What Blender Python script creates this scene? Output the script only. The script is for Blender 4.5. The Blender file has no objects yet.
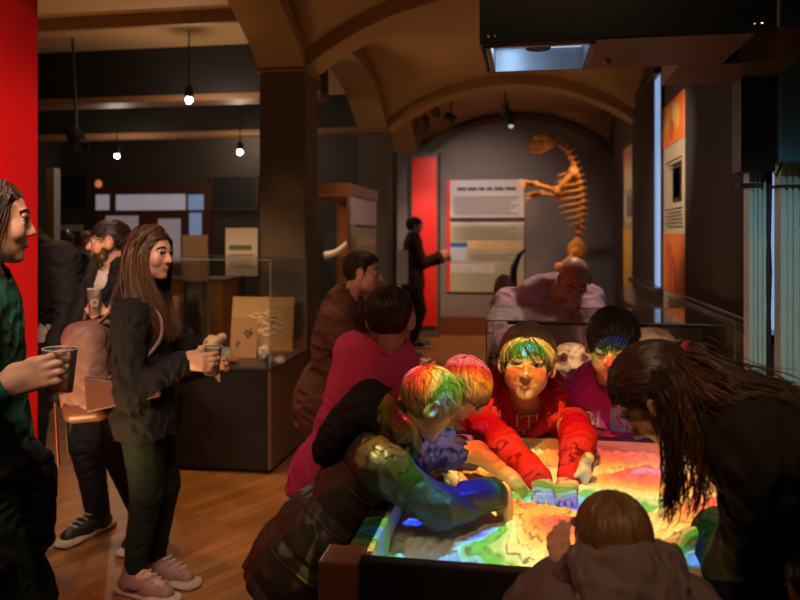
import bpy, bmesh, math, random
import numpy as np
from mathutils import Vector, Matrix
from mathutils.bvhtree import BVHTree
rng = np.random.default_rng(7)
random.seed(7)
SC = bpy.context.scene
COL = SC.collection
PI = math.pi
# ------------------------------------------------------------------ camera frame (used to choose places)
F, CAMH, HZ = 750.0, 1.60, 236.0
PSI = math.atan(128 / F)
CP, SP = math.cos(PSI), math.sin(PSI)
def at(px, py, d):
    xc = (px - 400) * d / F
    return np.array([xc * CP - d * SP, xc * SP + d * CP, CAMH - (py - HZ) * d / F])
def A(*v): return np.array(v, float)
def nrm(v):
    v = np.asarray(v, float); return v / max(1e-9, np.linalg.norm(v))

# ------------------------------------------------------------------ materials
MATS = {}
def new_mat(name):
    m = bpy.data.materials.new(name); m.use_nodes = True
    nt = m.node_tree; nt.nodes.clear()
    out = nt.nodes.new('ShaderNodeOutputMaterial')
    b = nt.nodes.new('ShaderNodeBsdfPrincipled')
    nt.links.new(b.outputs[0], out.inputs[0])
    return m, nt, b, out
def mat(name, col, rough=.6, metal=0, var=.25, scale=18, bump=0, bscale=60, stretch=(1, 1, 1), attr=None, spec=.5, sss=0, coat=0):
    """procedural surface: base colour broken up by noise, optional bump and per-strand variation attribute"""
    if name in MATS: return MATS[name]
    m, nt, b, out = new_mat(name)
    N, L = nt.nodes.new, nt.links.new
    tc = N('ShaderNodeTexCoord'); mp = N('ShaderNodeMapping'); mp.inputs['Scale'].default_value = stretch
    L(tc.outputs['Object'], mp.inputs[0])
    nz = N('ShaderNodeTexNoise'); nz.inputs['Scale'].default_value = scale; nz.inputs['Detail'].default_value = 4
    L(mp.outputs[0], nz.inputs[0])
    mx = N('ShaderNodeMix'); mx.data_type = 'RGBA'
    c = np.array(col[:3])
    mx.inputs['A'].default_value = (*np.clip(c * (1 - var), 0, 1), 1)
    mx.inputs['B'].default_value = (*np.clip(c * (1 + var), 0, 1), 1)
    L(nz.outputs['Fac'], mx.inputs['Factor'])
    last = mx.outputs['Result']
    if attr:
        at_ = N('ShaderNodeAttribute'); at_.attribute_name = 'tint'
        ml = N('ShaderNodeMix'); ml.data_type = 'RGBA'; ml.blend_type = 'MULTIPLY'; ml.inputs['Factor'].default_value = 1
        L(last, ml.inputs['A']); L(at_.outputs['Color'], ml.inputs['B']); last = ml.outputs['Result']
    L(last, b.inputs['Base Color'])
    b.inputs['Roughness'].default_value = rough; b.inputs['Metallic'].default_value = metal
    b.inputs['Specular IOR Level'].default_value = spec
    if sss:
        b.inputs['Subsurface Weight'].default_value = sss; b.inputs['Subsurface Radius'].default_value = (.012, .004, .002)
        b.inputs['Subsurface Scale'].default_value = .6
    if coat: b.inputs['Coat Weight'].default_value = coat
    if bump:
        n2 = N('ShaderNodeTexNoise'); n2.inputs['Scale'].default_value = bscale; n2.inputs['Detail'].default_value = 3
        L(mp.outputs[0], n2.inputs[0])
        bp = N('ShaderNodeBump'); bp.inputs['Strength'].default_value = bump; bp.inputs['Distance'].default_value = .01
        L(n2.outputs['Fac'], bp.inputs['Height']); L(bp.outputs[0], b.inputs['Normal'])
    MATS[name] = m
    return m
def emit(name, col, strength):
    if name in MATS: return MATS[name]
    m, nt, b, out = new_mat(name)
    b.inputs['Base Color'].default_value = (*col, 1)
    b.inputs['Emission Color'].default_value = (*col, 1); b.inputs['Emission Strength'].default_value = strength
    MATS[name] = m; return m
def glass(name, tint=(1, 1, 1), refl=.5, haze=0, milk=0):
    """thin clear sheet: see-through with a fresnel reflection"""
    if name in MATS: return MATS[name]
    m = bpy.data.materials.new(name); m.use_nodes = True; nt = m.node_tree; nt.nodes.clear()
    N, L = nt.nodes.new, nt.links.new
    out = N('ShaderNodeOutputMaterial'); tr = N('ShaderNodeBsdfTransparent'); gl = N('ShaderNodeBsdfGlossy')
    tr.inputs[0].default_value = (*tint, 1); gl.inputs['Roughness'].default_value = .03
    fr = N('ShaderNodeFresnel'); fr.inputs[0].default_value = 1.5
    mu = N('ShaderNodeMath'); mu.operation = 'MULTIPLY_ADD'; mu.inputs[1].default_value = refl; mu.inputs[2].default_value = haze
    mx = N('ShaderNodeMixShader')
    L(fr.outputs[0], mu.inputs[0]); L(mu.outputs[0], mx.inputs[0]); L(tr.outputs[0], mx.inputs[1]); L(gl.outputs[0], mx.inputs[2])
    last = mx.outputs[0]
    if milk:
        df = N('ShaderNodeBsdfTranslucent'); df.inputs[0].default_value = (.9, .88, .85, 1); dd = N('ShaderNodeBsdfDiffuse'); dd.inputs[0].default_value = (.9, .88, .85, 1)
        m3 = N('ShaderNodeMixShader'); L(df.outputs[0], m3.inputs[1]); L(dd.outputs[0], m3.inputs[2])
        m2 = N('ShaderNodeMixShader'); m2.inputs[0].default_value = milk; L(last, m2.inputs[1]); L(m3.outputs[0], m2.inputs[2]); last = m2.outputs[0]
    L(last, out.inputs[0]); MATS[name] = m; return m

# ------------------------------------------------------------------ object helpers
def mesh_np(name, v, faces, mats, parent=None, smooth=True, loc=None, tint=None, mi=None):
    """numpy verts (world) and an (n,4) or (n,3) face array -> one linked object; loc is the object's origin"""
    v = np.asarray(v, np.float32); o_ = np.zeros(3, np.float32) if loc is None else np.asarray(loc, np.float32)
    faces = np.asarray(faces, np.int32); k = faces.shape[1]
    me = bpy.data.meshes.new(name)
    me.vertices.add(len(v)); me.vertices.foreach_set('co', (v - o_).ravel())
    me.loops.add(faces.size); me.loops.foreach_set('vertex_index', faces.ravel())
    me.polygons.add(len(faces)); me.polygons.foreach_set('loop_start', np.arange(len(faces), dtype=np.int32) * k)
    me.polygons.foreach_set('loop_total', np.full(len(faces), k, np.int32))
    if smooth: me.polygons.foreach_set('use_smooth', np.ones(len(faces), bool))
    if mi is not None: me.polygons.foreach_set('material_index', np.asarray(mi, np.int32))
    if tint is not None:
        a = me.attributes.new('tint', 'FLOAT_COLOR', 'POINT')
        t = np.ones((len(v), 4), np.float32); t[:, :3] = tint; a.data.foreach_set('color', t.ravel())
    me.update(calc_edges=True); me.validate()
    for m in (mats if isinstance(mats, (list, tuple)) else [mats]): me.materials.append(m)
    ob = bpy.data.objects.new(name, me); COL.objects.link(ob)
    if parent is not None: ob.parent = parent
    else: ob.location = o_
    return ob
def tag(o, label, cat, group=None, kind=None):
    o['label'] = label; o['category'] = cat
    if group: o['group'] = group
    if kind: o['kind'] = kind
    return o
def empty(name, loc, label=None, cat=None, group=None, rz=0):
    o = bpy.data.objects.new(name, None); COL.objects.link(o); o.location = tuple(loc); o.rotation_euler = (0, 0, rz)
    o.empty_display_size = .1
    if label: tag(o, label, cat, group)
    return o
class MB:
    """collects boxes, tubes, lathes ... into one mesh; build() links it"""
    def __init__(s): s.bm = bmesh.new()
    def box(s, c, size, rot=None, bev=0):
        r = bmesh.ops.create_cube(s.bm, size=1); vs = r['verts']
        M = Matrix.Translation(Vector([float(x) for x in c])) @ (rot.to_4x4() if rot else Matrix()) @ Matrix.Diagonal((*[float(x) for x in size], 1))
        bmesh.ops.transform(s.bm, matrix=M, verts=vs)
        if bev:
            es = list({e for v in vs for e in v.link_edges})
            bmesh.ops.bevel(s.bm, geom=es, offset=bev, segments=2, affect='EDGES', profile=.6)
        return s
    def box2(s, lo, hi, bev=0):
        lo, hi = A(*lo), A(*hi); return s.box((lo + hi) / 2, hi - lo, None, bev)
    def tube(s, pts, rad, n=10, cap=True):
        pts = [Vector([float(x) for x in p]) for p in pts]
        if not hasattr(rad, '__len__'): rad = [rad] * len(pts)
        rings = []; ref = Vector((0, 0, 1)); prev = None
        for i, p in enumerate(pts):
            d = (pts[min(i + 1, len(pts) - 1)] - pts[max(i - 1, 0)]).normalized()
            if prev is None:
                x = d.cross(ref if abs(d.dot(ref)) < .95 else Vector((1, 0, 0))).normalized()
            else: x = (prev - d * prev.dot(d)).normalized()
            prev = x; y = d.cross(x)
            rings.append([s.bm.verts.new(p + (x * math.cos(2 * PI * k / n) + y * math.sin(2 * PI * k / n)) * rad[i]) for k in range(n)])
        for a, b in zip(rings, rings[1:]):
            for k in range(n): s.bm.faces.new((a[k], a[(k + 1) % n], b[(k + 1) % n], b[k]))
        if cap:
            s.bm.faces.new(rings[0][::-1]); s.bm.faces.new(rings[-1])
        return s
    def lathe(s, c, prof, n=24, axis=None):
        """profile [(r, z)] turned about the vertical through c (or about axis)"""
        c = Vector([float(x) for x in c]); R = Vector((0, 0, 1)).rotation_difference(Vector(axis)).to_matrix() if axis is not None else Matrix.Identity(3)
        rings = [[s.bm.verts.new(c + R @ Vector((r * math.cos(2 * PI * k / n), r * math.sin(2 * PI * k / n), z))) for k in range(n)] for r, z in prof]
        for a, b in zip(rings, rings[1:]):
            for k in range(n): s.bm.faces.new((a[k], a[(k + 1) % n], b[(k + 1) % n], b[k]))
        s.bm.faces.new(rings[0][::-1]); s.bm.faces.new(rings[-1])
        return s
    def prism(s, poly, vec):
        """planar polygon of 3D points extruded by vec"""
        a = [s.bm.verts.new([float(x) for x in p]) for p in poly]; b = [s.bm.verts.new([float(x + y) for x, y in zip(p, vec)]) for p in poly]
        n = len(a)
        s.bm.faces.new(a[::-1]); s.bm.faces.new(b)
        for k in range(n): s.bm.faces.new((a[k], a[(k + 1) % n], b[(k + 1) % n], b[k]))
        return s
    def ball(s, c, r, sub=2, rot=None):
        g = bmesh.ops.create_icosphere(s.bm, subdivisions=sub, radius=1)
        r = r if hasattr(r, '__len__') else (r, r, r)
        M = Matrix.Translation(Vector([float(x) for x in c])) @ (rot.to_4x4() if rot else Matrix()) @ Matrix.Diagonal((*r, 1))
        bmesh.ops.transform(s.bm, matrix=M, verts=g['verts']); return s
    def build(s, name, m, parent=None, loc=None, smooth=False, kind=None):
        bmesh.ops.recalc_face_normals(s.bm, faces=s.bm.faces)
        if loc is not None: bmesh.ops.translate(s.bm, vec=-Vector([float(x) for x in loc]), verts=s.bm.verts)
        me = bpy.data.meshes.new(name); s.bm.to_mesh(me); s.bm.free(); me.materials.append(m)
        if smooth:
            me.polygons.foreach_set('use_smooth', np.ones(len(me.polygons), bool))
            try: me.set_sharp_from_angle(angle=math.radians(40))
            except Exception: pass
        o = bpy.data.objects.new(name, me); COL.objects.link(o)
        if parent is not None: o.parent = parent
        elif loc is not None: o.location = tuple(float(x) for x in loc)
        if kind: o['kind'] = kind
        return o
def base_of(lo, hi): return A((lo[0] + hi[0]) / 2, (lo[1] + hi[1]) / 2, lo[2])

# ------------------------------------------------------------------ distance-field modelling (bodies, clothes, bones, rocks)
def smin(a, b, k):
    if k <= 0: return np.minimum(a, b)
    h = np.clip(.5 + .5 * (b - a) / k, 0, 1); return b + (a - b) * h - k * h * (1 - h)
class Sdf:
    def __init__(s): s.p = []; s.lo = A(9e9, 9e9, 9e9); s.hi = -s.lo
    def _b(s, c, r): s.lo = np.minimum(s.lo, c - r); s.hi = np.maximum(s.hi, c + r)
    def cone(s, a, b, ra, rb=None, k=.02, op='u'):
        a, b = np.asarray(a, float), np.asarray(b, float); rb = ra if rb is None else rb
        if op == 'u': s._b(a, ra); s._b(b, rb)
        s.p.append((op, 'c', (a, b, ra, rb), k)); return s
    def path(s, pts, rads, k=.015, op='u'):
        for i in range(len(pts) - 1): s.cone(pts[i], pts[i + 1], rads[i], rads[i + 1], k, op)
        return s
    def ell(s, c, r, ax=None, k=.02, op='u'):
        c = np.asarray(c, float); r = np.asarray(r if hasattr(r, '__len__') else (r, r, r), float)
        if op == 'u': s._b(c, r.max())
        s.p.append((op, 'e', (c, r, np.eye(3) if ax is None else np.asarray(ax, float)), k)); return s
    def box(s, c, h, ax=None, rnd=.01, k=.02, op='u'):
        c = np.asarray(c, float); h = np.asarray(h, float)
        if op == 'u': s._b(c, np.linalg.norm(h))
        s.p.append((op, 'b', (c, h, np.eye(3) if ax is None else np.asarray(ax, float), rnd), k)); return s
    def cut(s, p, n, k=0.0):
        """keep only what lies behind the plane through p with normal n"""
        s.p.append(('i', 'h', (np.asarray(p, float), nrm(n)), k)); return s
    def fn(s, f, k=0.0, op='i'):
        s.p.append((op, 'f', (f,), k)); return s
    @staticmethod
    def ev(kind, q, P):
        if kind == 'c':
            a, b, ra, rb = q; ab = b - a; L = max(ab @ ab, 1e-12)
            d = P - a; t = np.clip((d @ ab) / L, 0, 1)
            return np.sqrt(((d - t[:, None] * ab) ** 2).sum(1)) - (ra + (rb - ra) * t)
        if kind == 'e':
            c, r, ax = q; l = (P - c) @ ax.T
            k0 = np.sqrt(((l / r) ** 2).sum(1)); k1 = np.sqrt(((l / r ** 2) ** 2).sum(1)) + 1e-9
            return np.where(k0 < .2, -r.min() * .8, k0 * (k0 - 1) / k1)
        if kind == 'b':
            c, h, ax, rnd = q; l = np.abs((P - c) @ ax.T) - (h - rnd)
            return np.sqrt((np.maximum(l, 0) ** 2).sum(1)) + np.minimum(l.max(1), 0) - rnd
        if kind == 'h': return (P - q[0]) @ q[1]
        return q[0](P)
    def comb(s, acc, d, op, k):
        if op == 'u': return smin(acc, d, k)
        if op == 's': return -smin(-acc, d, k)
        return -smin(-acc, -d, k)
    def mesh(s, res, disp=None, dmax=0.0):
        B = 8; pad = 3 * res + dmax
        lo = s.lo - pad; nb = np.ceil((s.hi + pad - lo) / (res * B)).astype(int) + 1
        ii = np.stack(np.meshgrid(*[np.arange(n) for n in nb], indexing='ij'), -1).reshape(-1, 3)
        cen = lo + (ii * B + (B - 1) / 2) * res; hd = .87 * B * res
        acc = np.full(len(cen), 1e3); pc = []
        for op, kd, q, k in s.p:
            d = s.ev(kd, q, cen); pc.append(d); acc = s.comb(acc, d, op, k)
        act = np.abs(acc) < hd * 1.5 + dmax + .012
        ia = np.nonzero(act)[0]; off = np.stack(np.meshgrid(*[np.arange(B)] * 3, indexing='ij'), -1).reshape(-1, 3) * res
        base = (lo + ii[ia] * B * res)
        G = np.full((len(ia), B ** 3), 1e3)
        for (op, kd, q, k), d in zip(s.p, pc):
            lim = hd * 2.2 + k + dmax + .02
            sel = np.nonzero(d[ia] < lim)[0] if op != 'i' else np.nonzero(d[ia] > -lim)[0]
            if not len(sel): continue
            P = (base[sel][:, None, :] + off[None]).reshape(-1, 3)
            G[sel] = s.comb(G[sel].ravel(), s.ev(kd, q, P), op, k).reshape(len(sel), -1)
        if disp is not None:
            near = np.nonzero(np.abs(G).min(1) < dmax + 2 * res)[0]
            P = (base[near][:, None, :] + off[None]).reshape(-1, 3)
            G[near] += disp(P).reshape(len(near), -1)
        fld = np.where(acc < 0, -1.0, 1.0).astype(np.float32)[:, None] * np.ones((1, B ** 3), np.float32)
        fld[ia] = G
        dims = nb * B
        fld = fld.reshape(nb[0], nb[1], nb[2], B, B, B).transpose(0, 3, 1, 4, 2, 5).reshape(dims)
        return surface_nets(fld, lo, res)
def surface_nets(f, lo, res):
    ins = f < 0
    n0 = [d - 1 for d in f.shape]
    cnt = np.zeros(n0, np.uint8)
    for dx in (0, 1):
        for dy in (0, 1):
            for dz in (0, 1): cnt += ins[dx:dx + n0[0], dy:dy + n0[1], dz:dz + n0[2]]
    cells = np.argwhere((cnt > 0) & (cnt < 8))
    idx = np.full(n0, -1, np.int32); idx[tuple(cells.T)] = np.arange(len(cells))
    cor = [(dx, dy, dz) for dx in (0, 1) for dy in (0, 1) for dz in (0, 1)]
    val = {c: f[cells[:, 0] + c[0], cells[:, 1] + c[1], cells[:, 2] + c[2]] for c in cor}
    sm = np.zeros((len(cells), 3)); ct = np.zeros(len(cells))
    for a in cor:
        for ax in range(3):
            if a[ax]: continue
            b = tuple(1 if i == ax else a[i] for i in range(3))
            va, vb = val[a], val[b]; m = (va < 0) != (vb < 0)
            t = np.where(m, va / np.where(np.abs(va - vb) < 1e-9, 1, va - vb), 0)
            p = np.zeros((len(cells), 3)) + a; p[:, ax] += t
            sm += np.where(m[:, None], p, 0); ct += m
    v = lo + (cells + sm / np.maximum(ct, 1)[:, None]) * res
    quads = []
    for ax in range(3):
        u, w = (ax + 1) % 3, (ax + 2) % 3
        sl0 = [slice(1, -1)] * 3; sl0[ax] = slice(0, f.shape[ax] - 1)
        sl1 = list(sl0); sl1[ax] = slice(1, f.shape[ax])
        for i in (u, w): sl0[i] = slice(1, f.shape[i] - 1); sl1[i] = sl0[i]
        a, b = ins[tuple(sl0)], ins[tuple(sl1)]
        e = np.argwhere(a != b); flip = a[tuple(e.T)]
        e = e + np.array([0 if i == ax else 1 for i in range(3)])
        q = []
        for du, dw in ((-1, -1), (0, -1), (0, 0), (-1, 0)):
            c = e.copy(); c[:, u] += du; c[:, w] += dw; q.append(idx[tuple(c.T)])
        q = np.stack(q, 1); q[~flip] = q[~flip][:, ::-1]; quads.append(q)
    q = np.concatenate(quads); q = q[(q >= 0).all(1)]
    return v, q
def wav(seed, n=7, freq=14, stretch=(1, 1, 1)):
    r = np.random.default_rng(seed); K = r.normal(size=(n, 3)) * freq * 3.4 * np.array(stretch); ph = r.uniform(0, 6.28, n)
    W = r.normal(size=(3, 3)) * freq * 1.2; wp = r.uniform(0, 6.28, 3)
    def f(P):
        Q = P + np.sin(P @ W.T + wp) * (.35 / freq)
        o = np.zeros(len(P))
        for k, p in zip(K, ph): o += np.sin(Q @ k + p)
        return o / n ** .5 / 1.4
    return f
def ridged(seed, amp, freq=16, stretch=(1, 1, 1)):
    """cloth creases: sharp valleys, rounded ridges"""
    f = wav(seed, 6, freq, stretch); g = wav(seed + 1, 5, freq * .45)
    def d(P): return amp * (np.clip(np.abs(f(P)) * 1.5 - .7 + .5 * g(P), -1.2, 1.1) - .7)
    return d
# ------------------------------------------------------------------ people
def ik(a, t, l1, l2, hint):
    d = t - a; L = np.linalg.norm(d); u = d / max(L, 1e-6)
    if L > (l1 + l2) * .995: t = a + u * (l1 + l2) * .995; L = (l1 + l2) * .995
    L = max(L, abs(l1 - l2) * 1.05 + 1e-3)
    x = (l1 * l1 - l2 * l2 + L * L) / (2 * L); h = math.sqrt(max(l1 * l1 - x * x, 0))
    p = np.asarray(hint, float) - u * (np.asarray(hint, float) @ u)
    return a + u * x + nrm(p) * h, t
def add_hand(s, wrist, d, n, t, h, curl=.35, spread=.10, thumb=(.55, .75, .35), fr=.052):
    """palm, four fingers and a thumb; d finger direction, n palm normal (fingers curl to n), t thumb side"""
    d = nrm(d); n = nrm(n - d * (n @ d)); t = nrm(t - d * (t @ d) - n * (t @ n))
    pc = wrist + d * h * .27
    s.box(pc, A(.225, .275, .085) * h, np.stack([t, d, n]), .07 * h, .02)
    s.cone(wrist - d * h * .1, pc, .135 * h, .12 * h, .02)
    r = fr * h; lens = [.40, .46, .43, .33]; offs = [.165, .055, -.055, -.16]
    for i in range(4):
        p = wrist + d * h * (.52 - .02 * abs(i - 1.2)) + t * offs[i] * h
        dr = nrm(d + t * (1.5 - i) * spread); ang = 0; pts = [p - dr * .06 * h, p]
        cu = curl[i] if hasattr(curl, '__len__') else curl * (1 + .12 * i)
        for L in (.46, .30, .24):
            ang += cu; p = p + (dr * math.cos(ang) + n * math.sin(ang)) * lens[i] * h * L; pts.append(p)
        s.path(pts, [r * 1.15, r * 1.12, r * 1.02, r * .95, r * .8], .006)
    p = wrist + d * h * .12 + t * h * .15 + n * .02 * h; v = nrm(d * thumb[0] + t * thumb[1] + n * thumb[2])
    q = p + v * h * .25; v2 = nrm(v + d * .45 + n * .25); w = q + v2 * h * .2
    s.path([wrist + d * h * .1, p, q, w], [r * 1.5, r * 1.55, r * 1.2, r * .9], .012)
    return pc
class Head:
    def __init__(s, C, f, u, hh):
        s.C = np.asarray(C, float); s.f = nrm(f); s.u = nrm(np.asarray(u, float) - s.f * (np.asarray(u, float) @ s.f)); s.r = np.cross(s.f, s.u); s.h = hh
        s.ax = np.stack([s.r, s.f, s.u])
    def w(s, x, y, z): return s.C + (s.r * x + s.f * y + s.u * z) * s.h
    def loc(s, P): return ((P - s.C) @ s.ax.T) / s.h
def add_head(s, H, neck, kid=False, smile=0.0, eyes='open', mouth_open=0, nose=1.0, brow=1.0, fine=True, jaw=1.0):
    h = H.h; E = lambda c, r, k, op='u': s.ell(H.w(*c), A(*r) * h if hasattr(r, '__len__') else r * h, H.ax, k * h, op)
    K = lambda a, b, ra, rb, k, op='u': s.cone(H.w(*a), H.w(*b), ra * h, rb * h, k * h, op)
    E((0, -.07, .13), (.33, .41, .37), .03)
    E((0, .10, -.10), (.275, .265, .36), .08)
    E((0, .10, -.29), (.215 * jaw, .21, .18), .08)
    E((0, .245, -.405), (.105 * jaw, .09, .085), .06)
    if kid:
        for sx in (-1, 1): E((sx * .16, .17, -.20), .13, .07)
    if fine:
        K((-.14, .315, .115), (.14, .315, .115), .045 * brow, .045 * brow, .05)
        for sx in (-1, 1):
            E((sx * .175, .235, -.08), .095, .06)
            E((sx * .14, .415, .035), (.085, .08, .07), .045, 's')
            if eyes != 'open': E((sx * .14, .30, .035), (.078, .078, .062), .02)
            else:
                K((sx * .08, .352, .076), (sx * .195, .318, .074), .026, .024, .012)
                K((sx * .08, .345, -.016), (sx * .19, .315, -.010), .020, .020, .012)
        K((0, .335, .07), (0, .335 + .105 * nose, -.115), .03, .048, .03)
        for sx in (-1, 1): E((sx * .048, .375, -.13), .038, .025)
        up = smile * .05
        for z, rr in ((-.238, .017), (-.283, .021)):
            for sx in (-1, 1): K((sx * (.09 + smile * .03), .318, z * .5 - .13 + up), (0, .362, z), .012, rr, .012)
        for sx in (-1, 1): K((sx * (.11 + smile * .03), .325, -.255 + up), (0, .392, -.262), .012 + mouth_open * .01, .012 + mouth_open * .02, .008, 's')
        if smile:
            for sx in (-1, 1): E((sx * .18, .24, -.14), .085, .05)
    for sx in (-1, 1):
        ea = np.stack([nrm(H.r * .9 + H.f * sx * -.45), nrm(H.f * .9 + H.r * sx * .45), H.u])
        s.ell(H.w(sx * .355, -.03, -.01), A(.05, .11, .17) * h, ea, .03 * h)
        if fine: s.ell(H.w(sx * .40, .005, .01), A(.03, .055, .09) * h, ea, .02 * h, 's')
    s.cone(H.w(0, -.12, -.22), neck, .20 * h if not kid else .175 * h, (.23 if not kid else .20) * h, .05 * h)
def hairline(y, pts=((-.6, -.32), (-.28, -.30), (-.14, -.12), (-.06, .12), (.03, .14), (.08, -.02), (.14, .16), (.30, .27), (.45, .30))):
    return np.interp(y, [p[0] for p in pts], [p[1] for p in pts])
def tubes(paths, r0, tints, n=4, taper=.25):
    """many thin tapered locks -> verts, faces, tint"""
    V, Fc, T = [], [], []; base = 0
    for P, r, tn in zip(paths, r0, tints):
        P = np.asarray(P); m = len(P)
        tan = np.gradient(P, axis=0); tan /= np.maximum(np.linalg.norm(tan, axis=1, keepdims=True), 1e-9)
        ref = A(.31, .52, .79); x = np.cross(tan, ref); x /= np.maximum(np.linalg.norm(x, axis=1, keepdims=True), 1e-6); y = np.cross(tan, x)
        rad = r * np.interp(np.linspace(0, 1, m), [0, .3, .75, 1], [.75, 1, .8, taper])
        a = np.arange(n) * 2 * PI / n
        ring = P[:, None, :] + (x[:, None, :] * np.cos(a)[None, :, None] + y[:, None, :] * np.sin(a)[None, :, None]) * rad[:, None, None]
        V.append(ring.reshape(-1, 3)); T.append(np.repeat(np.asarray(tn)[None], m * n, 0))
        i = np.arange(m - 1)[:, None] * n; k = np.arange(n)[None]; k2 = (k + 1) % n
        f = np.stack([i + k, i + k2, i + n + k2, i + n + k], -1).reshape(-1, 4) + base
        Fc.append(f); base += m * n
    return np.concatenate(V), np.concatenate(Fc), np.concatenate(T)
def make_hair(H, root, loc, m, style='short', th=.05, L=.07, n=500, seed=1, line=None, comb=None, lock=.0032, res=.005, guides=None, gn=300, gr=.012, name='hair', fringe=0.0, cap=True):
    r = np.random.default_rng(seed); h = H.h; V, Q, T = [], [], []; nv = 0
    hl = (lambda y: hairline(y)) if line is None else (lambda y: hairline(y, line))
    if cap:
        tc = th * .7; s = Sdf(); s.ell(H.w(0, -.08, .13), A(.335 + tc, .42 + tc, .37 + tc) * h, H.ax)
        if style in ('bob', 'long'): s.ell(H.w(0, -.2, -.12), A(.33 + th, .26 + th, .34) * h, H.ax, .08 * h)
        def region(P):
            l = H.loc(P); return (hl(l[:, 1]) - l[:, 2]) * h * .75
        s.fn(region, .06 * h); wv = wav(seed, 6, 90)
        v, q = s.mesh(res, lambda P: wv(P) * .0015, .002)
        V.append(v); Q.append(q); T.append(np.full((len(v), 3), .8)); nv += len(v)
    paths, rad, tin = [], [], []
    up = A(0, 0, 1.0)
    if n:
        k = 0
        while k < n:
            d = nrm(r.normal(size=3)); p = A(d[0] * (.335 + th * .8), -.08 + d[1] * (.42 + th * .8), .13 + d[2] * (.37 + th * .8))
            if p[2] < hl(p[1]) - .005 + r.uniform(0, .03): continue
            k += 1; pts = [p]; dirv = None; seg = 6; LL = L * r.uniform(.65, 1.25) / h / seg
            jit = r.normal(size=3) * .25; lift = r.uniform(.0, .035)
            for i in range(seg):
                p0 = pts[-1]; nn = nrm(A(p0[0] / .335 ** 2, (p0[1] + .08) / .42 ** 2, (p0[2] - .13) / .37 ** 2))
                g = comb(p0) if comb else nrm(p0 - A(0.03, -.30, .48))
                g = g + jit
                g = nrm(g - nn * (g @ nn)) if p0[2] > -.05 or style not in ('bob', 'long') else nrm(A(0, 0, -1) + jit * .2 - nn * min(0, 0))
                q = p0 + g * LL
                e = math.sqrt((q[0] / (.335 + th)) ** 2 + ((q[1] + .08) / (.42 + th)) ** 2 + ((q[2] - .13) / (.37 + th)) ** 2)
                tgt = 1 + lift * (i + 1) / seg
                if e < tgt or (q[2] > -.1 and style != 'spiky' and q[2] > hl(q[1]) - fringe):
                    q = A(q[0], q[1] + .08, q[2] - .13) / e * tgt + A(0, -.08, .13)
                pts.append(q)
            paths.append([H.w(*p) for p in pts]); rad.append(lock * r.uniform(.7, 1.3))
            tin.append(np.full(3, r.uniform(.55, 1.25)))
    if guides is not None:
        for gs in guides:
            gl = np.asarray(gs['pts'], float)          # (ng, m, 3)
            mg = 14
            gl = np.stack([np.stack([np.interp(np.linspace(0, 1, mg), np.linspace(0, 1, gl.shape[1]), g[:, c]) for c in range(3)], -1) for g in gl])
            # smooth
            for _ in range(2): gl[:, 1:-1] = .25 * gl[:, :-2] + .5 * gl[:, 1:-1] + .25 * gl[:, 2:]
            for i in range(gs.get('n', gn)):
                a = r.uniform(0, len(gl) - 1); i0 = min(int(a), len(gl) - 2) if len(gl) > 1 else 0
                g = gl[i0] if len(gl) == 1 else gl[i0] * (1 - (a - i0)) + gl[i0 + 1] * (a - i0)
                off = r.normal(size=3) * gs.get('r', gr); e0 = gs.get('taper', 1.0)
                wob = r.normal(size=3) * gs.get('wob', .004); ph = r.uniform(0, 6.28)
                t = np.linspace(0, 1, mg)[:, None]
                P = g + off * (np.interp(t, [0, .2, .8, 1], [.45, 1, 1, e0])) + wob * np.sin(t * gs.get('wf', 9) + ph)
                cut = r.uniform(.78, 1); mm = max(5, int(mg * cut)); P = P[:mm]
                paths.append(P); rad.append(gs.get('lock', lock) * r.uniform(.7, 1.35))
                ti = r.uniform(.5, 1.3) * np.ones(3)
                if gs.get('tip') is not None: ti = ti * (1 + (np.asarray(gs['tip']) - 1) * .7)
                tin.append(ti)
    if paths:
        v, f, t = tubes(paths, rad, tin); V.append(v); Q.append(f + nv); T.append(t)
    return mesh_np(name, np.concatenate(V), np.concatenate(Q), m, root, True, loc, np.concatenate(T))

SKIN = {}
def skin_mat(name, col): return mat('skin_' + name, col, .45, 0, .10, 30, .08, 260, attr=True, sss=.08)

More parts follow.
